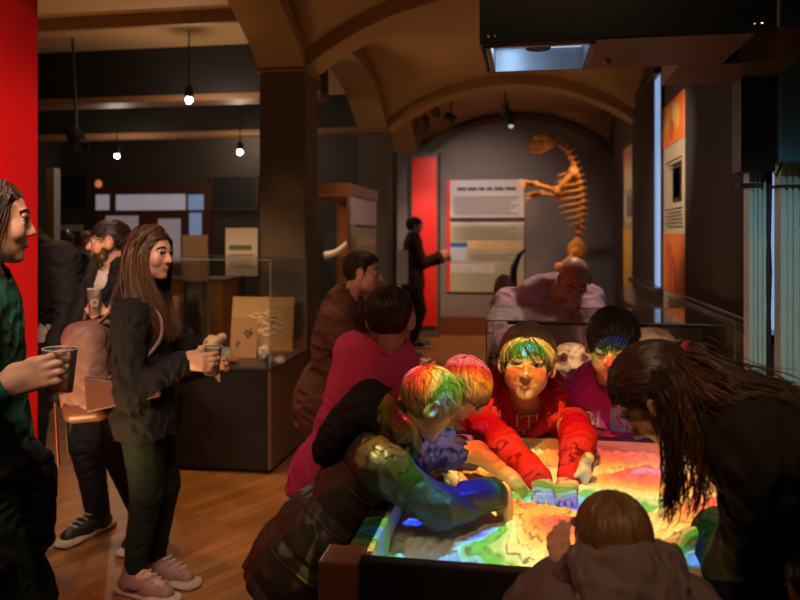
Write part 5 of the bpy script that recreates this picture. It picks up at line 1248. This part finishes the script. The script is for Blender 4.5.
# child at the right edge
p = Person(1.15, A(.575, 1.36, .52), A(.565, 1.43, .85), A(-.2, 1, 0), A(.545, 1.47, .960), A(-.2, 1, -.3), hh=.19, kid=True, arms=({'wrist': A(.52, 1.52, .70), 'hint': A(0, -.4, -1)}, {'wrist': A(.75, 1.5, .68), 'hint': A(0, -.4, -1)}), legs=stand(.57, 1.36, .71, 1.36, (0, 1, 0)))
p.body('person', .006, SK_L, 'child at the bottom right corner, only brown hair showing in front of the sandbox', eyes='closed', fine=False)
p.top('jumper', C_DK, .02, -.1, (.95, .95)); p.trousers(C_DK); p.shoes(SH_B, SH_S)
make_hair(p.H, p.root, p.loc, H_BR, style='bob', th=.07, L=.12, n=900, seed=9, lock=.0026, comb=lambda v: nrm(v - A(0, -.12, .52)) * .8 + A(0, 0, -.6), line=((-.6, -.50), (-.28, -.50), (-.06, -.42), (.03, -.34), (.08, -.22), (.14, .02), (.30, .2), (.45, .22)))

# bald man over the vitrine
p = Person(1.80, A(.12, 4.72, .97), at(549, 293, 4.28), A(.05, -1, -.4), at(574, 280, 4.02), A(.10, -.72, -.62), hh=.232, wide=1.15,
           arms=({'wrist': A(.33, 3.86, .98), 'hint': A(.5, .4, -.2), 'hand': dict(d=A(-.3, -.9, -.1), n=A(0, 0, -1), t=A(-1, .2, 0), curl=.2)}, {'wrist': A(-.08, 3.86, .98), 'hint': A(-.5, .4, -.2), 'hand': dict(d=A(.3, -.9, -.1), n=A(0, 0, -1), t=A(1, .2, 0), curl=.2)}),
           legs=stand(.24, 4.72, .0, 4.72, (0, -1, 0)))
p.body('person', .007, SK_W, 'bald man in a lilac shirt leaning on the glass vitrine', eyes='closed')
p.top('lilac_shirt', C_LIL, .016, -.06, (.97, .97), .008, 12, 81, 1.05); p.collar(C_LIL, .042, .012); p.trousers(C_JEAN); p.shoes(SH_B, SH_S); p.brows(H_BR, True)
make_hair(p.H, p.root, p.loc, H_BR, th=.012, L=.02, n=250, seed=10, lock=.003, line=((-.6, -.30), (-.28, -.28), (-.14, -.12), (-.06, .10), (.03, .10), (.08, 9), (.45, 9)), res=.006) if 0 else None
p.text_on('I', .001, C_WHT, p.nb, p.f, p.r, p.t, p.top_ob) if 0 else None
# seated man in brown
p = Person(1.76, at(326, 396, 4.24), at(345, 303, 4.18), A(1, .12, 0), at(364, 273, 4.14), A(1, .02, -.08), hh=.232, wide=1.08,
           arms=({'wrist': A(-.60, 4.06, .90), 'hint': A(0, .2, -1)}, {'wrist': A(-.62, 3.90, .88), 'hint': A(0, -.1, -1)}), legs=({'foot': A(-.70, 4.12, 0), 'toe': A(1, 0, 0)}, {'foot': A(-.72, 3.86, 0), 'toe': A(1, -.2, 0)}))
p.body('person', .007, SK_M, 'dark haired man in a brown sweater seated in profile beside the glass case', eyes='open')
p.eyes((.05, .03, .02)); p.brows(H_DK); p.top('brown_sweater', C_BRN, .020, -.10, (.96, .96), .010, 11, 91, 1.12, k=.05); p.collar(C_BRN, .046, .014); p.trousers(C_TAN); p.shoes(SH_B, SH_S)
make_hair(p.H, p.root, p.loc, H_DK, th=.03, L=.045, n=700, seed=11, lock=.0035, res=.006, comb=lambda v: A(0, -1, -.2))
zs = p.pel[2] - .085 * 1.76 - .010; st = empty('stool', (p.pel[0], p.pel[1], 0), 'round black stool under the man in the brown sweater', 'stool'); L0 = st.location
MB().lathe((p.pel[0], p.pel[1], zs - .04), [(.15, 0), (.165, .012), (.165, .03), (.15, .04)], 24).build('seat', M_BLACK, st, L0, True)
for a in range(4):
    c_, s_ = math.cos(a * PI / 2 + .6), math.sin(a * PI / 2 + .6); MB().tube([(p.pel[0] + c_ * .10, p.pel[1] + s_ * .10, zs - .04), (p.pel[0] + c_ * .17, p.pel[1] + s_ * .17, .0)], .012, 8).build('leg', M_CASEBLK, st, L0)

# ---- drinkers on the left
M_DRINK = glass('amber_drink', (.85, .42, .08), .6, .03, .35); M_RIM = glass('tumbler_glass', (.93, .94, .93), 1.0, .06, .10)
def tumbler(c, up_, label, r=.040, h=.115, fill=.45, drink=None):
    """clear plastic cup: thin wall, base, drink"""
    u = nrm(up_); o = empty('tumbler', c, label, 'cup')
    MB().lathe((0, 0, 0), [(r * .78, 0), (r * .80, .004), (r, h), (r * .965, h), (r * .76, .008)], 28, u).build('cup_wall', M_RIM, o, None, True)
    if fill: MB().lathe(u * .009, [(r * .74, 0), (r * (.76 + .2 * fill) - .001, h * fill)], 24, u).build('drink', drink or M_DRINK, o, None, True)
    MB().tube([u * h + (nrm(np.cross(u, A(.3, 1, .2))) * math.cos(a) + np.cross(u, nrm(np.cross(u, A(.3, 1, .2)))) * math.sin(a)) * r for a in np.linspace(0, 2 * PI, 25)], .0012, 6, False).build('rim', mat('rim_clear', (.75, .75, .72), .15), o)
    return o
# woman with the backpack
p = Person(1.66, at(146, 392, 3.28) * A(1, 1, 0) + A(0, 0, .89), at(140, 299, 3.30), A(.96, .26, 0), at(152, 254, 3.28), A(.985, -.18, -.04), hh=.226,
           arms=({'wrist': A(-1.42, 3.22, 1.02), 'hint': A(-.8, .6, -.5)}, {'wrist': at(186, 361, 3.12), 'hint': A(-.9, -.3, -.5), 'hand': dict(d=A(.95, -.18, 0), n=A(.25, 1, 0), t=A(0, 0, 1), curl=.55, thumb=(.5, .3, .9))}),
           legs=({'foot': A(-1.72, 3.26, 0), 'toe': A(1, -.25, 0)}, {'foot': A(-1.74, 3.11, 0), 'toe': A(1, -.30, 0)}))
p.body('person', .0055, SK_M, 'smiling woman with long brown hair and a backpack holding a tumbler', smile=1.0, nose=.9)
p.eyes((.05, .035, .02), (.1, 1, 0)); p.brows(H_DK); wj = p.top('black_jacket', C_BLK, .016, -.09, (.97, .97), .007, 13, 101, 1.05, k=.04); p.collar(C_BLK, .045, .011)
p.trousers(C_DG, .006, .003, fat=1.02, name='leggings'); p.shoes(SH_P, SH_S)
for hp, kn, an, sp, sd in p.legs:
    td = nrm(sp['toe']); sr = np.cross(td, UP); ft = sp['foot']; S_ = p.S
    MB().tube([ft + td * y * S_ + UP * z * S_ + sr * x * S_ for x, y, z in ((.029, -.016, .046), (.0315, .006, .027), (.0325, .030, .026), (.0305, .066, .038))], [.001, .006, .0045, .001], 8).build('side_mark', SH_B, [c for c in p.root.children if c.name.startswith('shoe')][0 if sd < 0 else 1], p.loc)
pw = p
def fr(P_, a, x, y): return P_.pel + P_.t * P_.tl * a + P_.r * x + P_.f * y
H = p.H; W_ = H.w
make_hair(H, p.root, p.loc, H_DB, th=.04, L=.16, n=600, seed=12, lock=.0035, comb=lambda v: A(np.sign(v[0]) * .9, -.7, -.05) if v[1] > .08 else A(np.sign(v[0]) * .7, -.2, -.6), line=((-.6, -.45), (-.28, -.42), (-.06, -.20), (.03, -.05), (.08, .02), (.14, .14), (.30, .29), (.45, .31)), res=.006,
          guides=[dict(pts=[[W_(.04, .16, .50), W_(.34, .06, .22), W_(.41, .05, -.2), fr(p, .92, .10, .10), fr(p, .72, .08, .135), fr(p, .50, .05, .15)], [W_(.03, 0, .52), W_(.36, -.05, .2), W_(.42, -.05, -.25), fr(p, .90, .13, .06), fr(p, .72, .11, .125), fr(p, .50, .09, .13)], [W_(.03, -.2, .50), W_(.35, -.25, .2), W_(.40, -.22, -.3), fr(p, .95, .145, -.02), fr(p, .80, .155, .03), fr(p, .62, .14, .09)]], n=420, r=.012, lock=.003, wob=.006, wf=7, taper=.7, tip=(2.6, 2.3, 1.8)),
                  dict(pts=[[W_(-.04, .16, .50), W_(-.34, .06, .22), W_(-.40, .05, -.2), fr(p, .92, -.08, .10), fr(p, .72, -.05, .14), fr(p, .50, -.02, .155)], [W_(-.03, -.1, .51), W_(-.36, -.12, .2), W_(-.41, -.12, -.25), fr(p, .92, -.12, .04), fr(p, .74, -.10, .11), fr(p, .55, -.07, .13)]], n=220, r=.012, lock=.003, wob=.006, taper=.7, tip=(2.2, 1.9, 1.5)),
                  dict(pts=[[W_(0, -.3, .48), W_(.15, -.5, .1), W_(.15, -.48, -.3), fr(p, .92, .08, -.09), fr(p, .75, .09, -.085)], [W_(0, -.3, .48), W_(-.15, -.5, .1), W_(-.15, -.48, -.3), fr(p, .92, -.06, -.09), fr(p, .75, -.06, -.085)]], n=200, r=.014, lock=.003, wob=.005)])
wr = p.arms[1][2]; hd_ = p.arms[1][3]['hand']; d_, n_ = nrm(hd_['d']), nrm(hd_['n'])
tumbler(wr + d_ * .085 + n_ * .052 - A(0, 0, .060), UP + d_ * .08, 'clear tumbler with amber drink in the hand of the woman with the backpack', .038, .12, .42)
# her quilted backpack
M_QU = mat('backpack_rose_quilt', (.22, .12, .09), .55, var=.15, scale=9); M_LE = mat('backpack_tan_leather', (.12, .045, .028), .45, var=.2, scale=12); M_STR = mat('strap_dark', (.03, .02, .02), .5); M_STR2 = mat('strap_red_leather', (.26, .05, .03), .5)
t_, f_, r_ = p.t, p.f, p.r; bc = fr(p, .36, .045, -.205)
bp = empty('backpack', A(bc[0], bc[1], bc[2] - .2), 'quilted rose and tan leather backpack on the back of the long haired woman', 'backpack'); L0 = A(*bp.location)
AX = np.stack([r_, f_, t_])
q = Sdf(); q.box(bc, A(.155, .085, .20), AX, .07, .03); q.ell(bc - f_ * .06 - t_ * .09, A(.13, .06, .10), AX, .04); q.cut(bc - t_ * .10, -t_ * .0 + t_ * -1) if 0 else None
qa, qb = math.cos(.78), math.sin(.78)
def quilt(P):
    l = (P - bc) @ AX.T; u = (l[:, 0] + l[:, 1]) * 22; v_ = l[:, 2] * 22
    return -.007 * np.sqrt(np.abs(np.sin((u + v_) * PI / 2) * np.sin((u - v_) * PI / 2)))
v, f = q.mesh(.0045, quilt, .008); body_ = mesh_np('quilted_body', v, f, M_QU, bp, True, L0)
q = Sdf(); q.box(bc - t_ * .155, A(.158, .092, .055), AX, .045, .02); q.ell(bc + r_ * .03 + f_ * .18 - t_ * .11, A(.02, .13, .06), AX, .02) if 0 else None
v, f = q.mesh(.006); mesh_np('leather_base', v, f, M_LE, bp, True, L0)
q = Sdf(); a0 = bc + r_ * .17 - t_ * .06   # side wing of the bag running forward under her arm to the strap
q.box(a0 + f_ * .17 - t_ * .03, A(.012, .15, .075), AX, .01, .01); v, f = q.mesh(.005); l = (v - (a0 + f_ * .17 - t_ * .03)) @ AX.T; s_ = 1 - .75 * np.clip((l[:, 1] + .15) / .30, 0, 1); l[:, 2] = l[:, 2] * s_ - .02 * (1 - s_); v = l @ AX + (a0 + f_ * .17 - t_ * .03)
mesh_np('side_panel', v, f, M_LE, bp, True, L0)
for sx, nm in ((1, 'shoulder_strap'), (-1, 'shoulder_strap')):
    q = Sdf(); pts = [fr(p, .80, sx * .10 , -.15), fr(p, 1.00, sx * .105, -.045), fr(p, .985, sx * .11, .035), fr(p, .85, sx * .115, .115), fr(p, .62, sx * .125, .118), fr(p, .42, sx * .15, .05), fr(p, .28, sx * .16, -.10)]
    tt = np.linspace(0, 1, 22); t0 = np.linspace(0, 1, len(pts)); pp = np.stack([np.interp(tt, t0, [a[k] for a in pts]) for k in range(3)], -1)
    for _ in range(2): pp[1:-1] = .25 * pp[:-2] + .5 * pp[1:-1] + .25 * pp[2:]
    for s2 in (-1, 0, 1): q.path([a + r_ * s2 * .013 for a in pp], [.0075] * 22, .006)
    v, f = q.mesh(.005); mesh_np(nm, v, f, M_QU, bp, True, L0)
q = Sdf(); q.path([bc + r_ * .02 + t_ * .19 - f_ * .0, bc + t_ * .235 + r_ * .05, bc + r_ * .08 + t_ * .19], [.007] * 3, .004); v, f = q.mesh(.004); mesh_np('top_handle', v, f, M_LE, bp, True, L0)
for x, m, ln_ in ((-.02, M_STR, .24), (.10, M_STR2, .26)):
    b_ = bc + r_ * x - f_ * .112; k = MB(); Rm = Matrix((r_, f_, t_)).transposed()
    k.box(b_ - t_ * (.12 + ln_ / 2) - f_ * .012, (.022, .004, ln_), Rm); k.build('hanging_strap', m, bp, L0)
    k = MB(); k.box(b_ + t_ * .06 - f_ * .004, (.030, .012, .045), Rm, .003); k.build('buckle', M_STR, bp, L0)
# bearded man
p = Person(1.77, at(118, 360, 4.02), at(118, 279, 4.0), A(-.45, -.9, 0), at(108, 242, 3.98), A(-.86, -.50, -.03), hh=.230, wide=1.05,
           arms=({'wrist': A(-1.98, 3.52, .98), 'hint': A(.6, .5, -.6)}, {'wrist': at(105, 322, 3.72), 'hint': A(-1, .1, -.8), 'hand': dict(d=A(-.35, -.35, .75), n=A(.5, -.8, 0), t=A(.6, .3, .4), curl=.65)}),
           legs=({'foot': A(-2.00, 3.70, 0), 'toe': A(.1, -1, 0)}, {'foot': A(-2.30, 3.74, 0), 'toe': A(-.25, -1, 0)}))
p.body('person', .006, SK_M, 'bearded man in a black hoodie and white tee shirt looking left', smile=.5)
p.eyes((.1, .09, .07)); p.brows(H_DK)
p.top('white_tee', C_WHT, .012, -.07, (.3, .3), .004, 14, 111, 1.1)
hd2 = p.top('black_hoodie', C_BLK, .022, -.10, (.97, .97), .008, 12, 112, 1.12, k=.045, extra=lambda q: q.box(p.pel + p.t * p.tl * .55 + p.f * .16 - p.r * .01, A(.055, .1, .5), p.ax, .03, .02, 's')); p.hood(C_BLK, 113, 1.05); p.trousers(C_DK, fat=1.08); p.shoes(SH_B, SH_S)
make_hair(p.H, p.root, p.loc, H_DK, th=.02, L=.045, n=700, seed=13, lock=.0032, res=.006, comb=lambda v: A(0, .5, .1) + .5 * nrm(v - A(0, -.2, .4)))
def beard(P_, m, lo=-.14, res=.005):
    q = Sdf(); h = P_.H.h; W = P_.H.w; E = lambda c, r, k: q.ell(W(*c), A(*r) * h, P_.H.ax, k * h)
    E((0, .10, -.10), (.280, .270, .365), .05); E((0, .10, -.29), (.221, .216, .186), .08); E((0, .245, -.405), (.110, .094, .088), .06)
    def reg(P): l = P_.H.loc(P); return np.maximum(l[:, 2] - np.interp(l[:, 1], [-.2, .02, .12, .22, .40], [.1, .02, -.10, -.20, -.20]), -.02 - l[:, 1]) * h * .7
    q.fn(reg); q.ell(W(0, .38, -.262), A(.10, .12, .045) * h, P_.H.ax, .015 * h, 's'); w = wav(9, 6, 220)
    v, f = q.mesh(res, lambda P: w(P) * .001, .002); return mesh_np('beard', v, f, m, P_.root, True, P_.loc, np.full((len(v), 3), 1.0))
beard(p, H_DB)
wr = p.arms[1][2]; hd_ = p.arms[1][3]['hand']; d_, n_ = nrm(hd_['d']), nrm(hd_['n'])
tumbler(wr + d_ * .09 + n_ * .055 - A(0, 0, .035), UP, 'clear glass with a dark printed emblem in the hand of the bearded man', .034, .13, 0); cup_ = bpy.data.objects['tumbler.001']
v_ = nrm(at(104, 300, 1.0) * A(1, 1, 0)) * -1; e_ = np.cross(UP, v_)
MB().tube([v_ * .0325 + UP * .065 + (e_ * math.cos(a) + UP * math.sin(a)) * .015 - v_ * .0035 * math.cos(a) ** 2 for a in np.linspace(0, 2 * PI, 21)], .0018, 6, False).build('printed_ring', C_WHT, cup_)
# woman in green at the left edge
p = Person(1.76, at(-27, 470, 2.12), at(-22, 287, 2.12), A(.85, .5, 0), at(-6, 222, 2.10), A(.82, .55, -.02), hh=.236,
           arms=({'wrist': A(-1.72, 2.22, .88), 'hint': A(-.5, .8, -.6)}, {'wrist': at(9, 383, 1.94), 'hint': A(-1, -.2, -.4), 'hand': dict(d=A(.93, .12, .30), n=A(.12, 1, 0), t=A(-.2, 0, 1), curl=.50, thumb=(.6, .2, .8))}),
           legs=stand(-1.52, 2.03, -1.50, 1.86, (1, 0, 0)))
p.body('person', .0048, SK_W, 'woman in a green top at the left edge holding a tumbler', smile=.6, nose=.72)
p.eyes((.06, .08, .05)); p.brows(H_DB); p.top('green_top', C_GR, .012, -.02, (.93, .93), .005, 13, 121, 1.0); p.trousers(C_DG, .014, .006)
q = Sdf(); q.ell(p.pel + p.t * .03, A(.20, .17, .075), p.ax, .02); q.cone(p.pel + p.f * .15 - p.t * .02, p.pel + p.f * .17 - p.t * .22 - p.r * .03, .055, .04, .03); q.cone(p.pel + p.r * .16, p.pel + p.r * .17 - p.t * .2 + p.f * .08, .05, .035, .03)
p.add('cardigan_tied_at_waist', q, C_BLK, None, ridged(122, .010, 14), .022); p.shoes(SH_B, SH_S)
H = p.H; W_ = H.w
make_hair(H, p.root, p.loc, H_DB, th=.022, L=.18, n=1500, seed=14, lock=.0028, comb=lambda v: A(0, -.8, .6 if v[1] > .12 else -.5), line=((-.6, -.45), (-.28, -.42), (-.06, -.16), (.03, .0), (.08, .06), (.14, .16), (.30, .29), (.45, .32)),
          guides=[dict(pts=[[W_(.33, .16, .30), W_(.40, .02, .05), W_(.36, -.14, -.38), fr(p, .95, .10, -.01), fr(p, .80, .10, .07), fr(p, .60, .08, .11)], [W_(.20, .05, .45), W_(.40, -.10, .1), W_(.37, -.22, -.38), fr(p, .95, .11, -.03), fr(p, .80, .12, .05), fr(p, .60, .10, .10)]], n=260, r=.012, lock=.0028, wob=.005, taper=.8), dict(pts=[[W_(.30, .0, .20), W_(.36, -.25, -.05), W_(.28, -.35, -.35), fr(p, .93, .10, .01), fr(p, .78, .09, .09), fr(p, .62, .07, .125)], [W_(.05, -.35, .40), W_(.15, -.50, .0), W_(.15, -.45, -.4), fr(p, .90, .10, -.08), fr(p, .7, .10, -.09), fr(p, .55, .09, -.08)]], n=300, r=.016, lock=.0028, wob=.006, taper=.8)])
wr = p.arms[1][2]; hd_ = p.arms[1][3]['hand']; d_, n_ = nrm(hd_['d']), nrm(hd_['n'])
tumbler(wr + d_ * .093 + n_ * .058 - A(0, 0, .062), UP + d_ * .03, 'clear tumbler with a little amber drink held by the woman in green', .044, .115, .28)
# person past the red partition
p = Person(1.86, A(-2.72, 3.64, .98), A(-2.72, 3.64, 1.56), A(.3, -1, 0), A(-2.71, 3.60, 1.73), A(.2, -1, -.1), wide=1.1, arms=({'wrist': A(-2.48, 3.52, .92), 'hint': A(.4, .3, -1)}, {'wrist': A(-2.96, 3.54, .90), 'hint': A(-.4, .3, -1)}), legs=({'foot': A(-2.54, 3.52, 0), 'toe': A(.5, -1, 0)}, {'foot': A(-2.80, 3.62, 0), 'toe': A(.2, -1, 0)}))
p.body('person', .008, SK_M, 'person in a black jacket mostly hidden past the end of the red partition', fine=False, eyes='closed')
p.top('white_shirt', C_WHT, .012, -.06, (.3, .3)); p.top('black_jacket', C_BLK, .024, -.10, (.97, .97), .008, 12, 131, 1.12, extra=lambda q: q.box(p.pel + p.t * p.tl * .55 + p.f * .16, A(.06, .1, .5), p.ax, .03, .02, 's')); p.trousers(C_DK); p.shoes(SH_B, SH_S); make_hair(p.H, p.root, p.loc, H_DK, n=200, seed=15, lock=.005, res=.008)
# people far away
def far_person(px, d, S, label, top, trs, hair, hf, fdir, reach=None, res=.014):
    b = at(px, 236, d); pel = A(b[0], b[1], .53 * S); nb = pel + A(0, 0, .315 * S); fd = nrm(fdir); r_ = np.cross(fd, UP)
    w0 = (pel - r_ * .19 + A(0, 0, -.02)) if reach is None else pel + fd * reach + A(0, 0, .28)
    p = Person(S, pel, nb, fd, nb + fd * .03 + A(0, 0, .09 * S), nrm(hf), hh=.133 * S, wide=1.05, arms=({'wrist': w0, 'hint': -fd * .5 - UP}, {'wrist': pel + r_ * .21 + A(0, 0, -.02) if reach is None else pel + fd * reach * .9 + A(0, 0, .34), 'hint': -fd * .5 - UP}), legs=({'foot': pel * A(1, 1, 0) - r_ * .10, 'toe': fd}, {'foot': pel * A(1, 1, 0) + r_ * .10, 'toe': fd}))
    p.body('person', res, SK_M, label, fine=True, eyes='closed'); p.top('jacket', top, .022, -.1, (.96, .96), .008, 11, 141, 1.12); p.trousers(trs); p.shoes(SH_B, SH_S); make_hair(p.H, p.root, p.loc, hair, n=150, seed=16, lock=.007, res=.012)
far_person(413, 10.8, 1.86, 'dark clothed person reaching out before the red panel at the far end', cloth('dark_plum', (.045, .022, .026)), C_BLK, H_DK, (1, .1, -.1), (1, .1, 0), .42)
far_person(64, 8.6, 1.66, 'person in a black coat far off in the aisle beneath the pale wall sign', C_BLK, C_TAN, H_DK, (-.3, 1, 0), (-.2, 1, 0))
far_person(87, 10.5, 1.66, 'person in pale grey far off in the aisle behind the bearded man', cloth('pale_grey', (.32, .28, .27)), C_DK, H_GB, (.4, -1, 0), (.3, -1, 0))
# ------------------------------------------------------------------ light and camera
wd = bpy.data.worlds.new('World'); SC.world = wd; wd.use_nodes = True
wd.node_tree.nodes['Background'].inputs[0].default_value = (1.0, .62, .38, 1); wd.node_tree.nodes['Background'].inputs[1].default_value = .05
WARM, AMB = (1, .66, .36), (1, .55, .22)  # the spotlights below are added, each to brighten what it faces
spot_fix((-.5, .3, 3.35), (-1.8, 3.2, 1.2), 'added spotlight above the camera aimed at the woman with the backpack', 155, (1, .62, .42), 46, .7, .10)
spot_fix((-1.0, 1.4, 3.3), (-2.2, 3.7, 1.5), 'added spotlight aimed at the bearded man', 120, (1, .55, .38), 34, .7, .08)
spot_fix((-.35, .9, 3.3), (-1.42, 1.9, 1.5), 'added spotlight aimed at the woman in green', 20, (1, .62, .36), 40, .7, .08)
spot_fix((-3.0, 4.6, 3.45), (-2.05, 4.6, .2), 'added spotlight on the aisle ceiling over the wooden floor', 190, AMB, 75, .8, .08)
spot_fix((-2.5, 4.2, 3.45), (-2.1, 5.3, .9), 'added spotlight on the aisle ceiling over the glass display case', 80, AMB, 40, .8, .06)
spot_fix((-.9, 5.0, 3.35), (-1.0, 4.1, 1.1), 'added spotlight under the vault aimed at the seated man', 80, AMB, 55, .8, .08)
spot_fix((.3, 5.2, 3.35), (.25, 4.2, 1.2), 'added spotlight under the vault aimed at the bald man', 150, (1, .62, .45), 45, .8, .08)
spot_fix((-1.2, 9.8, 3.25), (-.7, 12.1, 1.7), 'added spotlight under the vault aimed at the wall poster', 150, (1, .80, .70), 80, .9, .08)
spot_fix((1.0, 9.8, 3.20), (.15, 10.9, 2.0), 'added spotlight under the vault aimed at the skeleton', 110, AMB, 60, .8, .06)
spot_fix((-1.35, 9.9, 3.1), (-1.62, 11.7, 1.6), 'added spotlight under the vault aimed at the red panel', 120, (1, .7, .5), 40, .8, .06)
spot_fix((-.2, 4.7, 3.35), (1.3, 6.95, 2.0), 'added spotlight under the vault aimed at the orange panel', 420, (1, .78, .6), 34, .8, .06)
spot_fix((-1.0, 9.85, 3.15), (1.3, 10.0, 1.8), 'added spotlight under the vault aimed at the yellow panel', 90, (1, .75, .5), 40, .8, .06)
spot_fix((-.3, 10.2, 3.3), (-.4, 10.8, 0), 'added spotlight under the vault over the far floor', 160, AMB, 80, .8, .06)
spot_fix((-1.0, .7, 3.35), (-2.3, 2.3, 1.6), 'added spotlight washing the red partition', 260, (1, .7, .55), 75, .9, .1)
spot_fix((.35, .2, 2.7), (.68, 2.2, 1.38), 'added cool spotlight above the camera aimed at the aluminium posts', 60, (.5, .95, 1.0), 21, .7, .05)  # added lamp that gives the posts their teal tone
spot_fix((-.2, .1, 3.1), (.5, 1.6, 1.1), 'added warm spotlight above the camera aimed at the girl bending over the table', 60, (1, .6, .32), 40, .8, .05)  # added to lift the girl's hair and the small child
spot_fix((.1, .2, 3.3), (.0, 2.3, 1.15), 'added warm spotlight above the camera aimed at the children', 26, (1, .62, .36), 44, .8, .08)  # added low front light for faces and hair
spot_fix((-.5, 5.1, 3.35), (-1.72, 7.9, 1.8), 'added spotlight under the vault aimed at the tall showcase', 130, (1, .72, .58), 24, .8, .06)  # added to brighten the printed side of the showcase
spot_fix((-1.25, .7, 3.3), (-.58, 2.0, .8), 'added spotlight above the camera aimed at the boy in the puffer jacket', 42, (1, .66, .40), 20, .8, .06)  # added to bring out the brown of the jacket
for pos, aim, lb, e in (((-1.95, 2.25, .12), (-1.9, 4.2, 3.5), 'added uplight at the foot of the near pier', 80), ((.95, 4.9, .12), (.1, 5.75, 3.4), 'added uplight behind the vitrine beside the window wall', 60),
                        ((-1.9, 6.75, .12), (-1.9, 7.5, 3.4), 'added uplight between the two columns', 60), ((-.6, 8.6, .12), (-.3, 9.3, 3.4), 'added uplight below the second rib', 50), ((-5.0, 5.0, .12), (-4.0, 4.6, 3.6), 'added uplight in the side aisle', 140)):
    spot_fix(pos, aim, lb, e, AMB, 95, .8, .06, drop=0, name='added_uplight')  # hidden uplights added to light arches and ceiling from below
cam = bpy.data.cameras.new('camera'); co = bpy.data.objects.new('camera', cam); COL.objects.link(co); SC.camera = co
cam.sensor_width = 36; cam.lens = 36 * F / 800; cam.shift_y = -(300 - HZ) / 800
co.location = (0, 0, CAMH); co.rotation_euler = (PI / 2, 0, PSI); cam.clip_start = .05
cam.dof.use_dof = True; cam.dof.focus_distance = 2.25; cam.dof.aperture_fstop = 3.0
SC.view_settings.view_transform = 'Standard'; SC.view_settings.look = 'None'; SC.view_settings.exposure = 0.0; SC.view_settings.gamma = 1
SC.cycles.use_denoising = True; SC.cycles.use_adaptive_sampling = False; SC.cycles.sample_clamp_indirect = 6; SC.cycles.max_bounces = 8
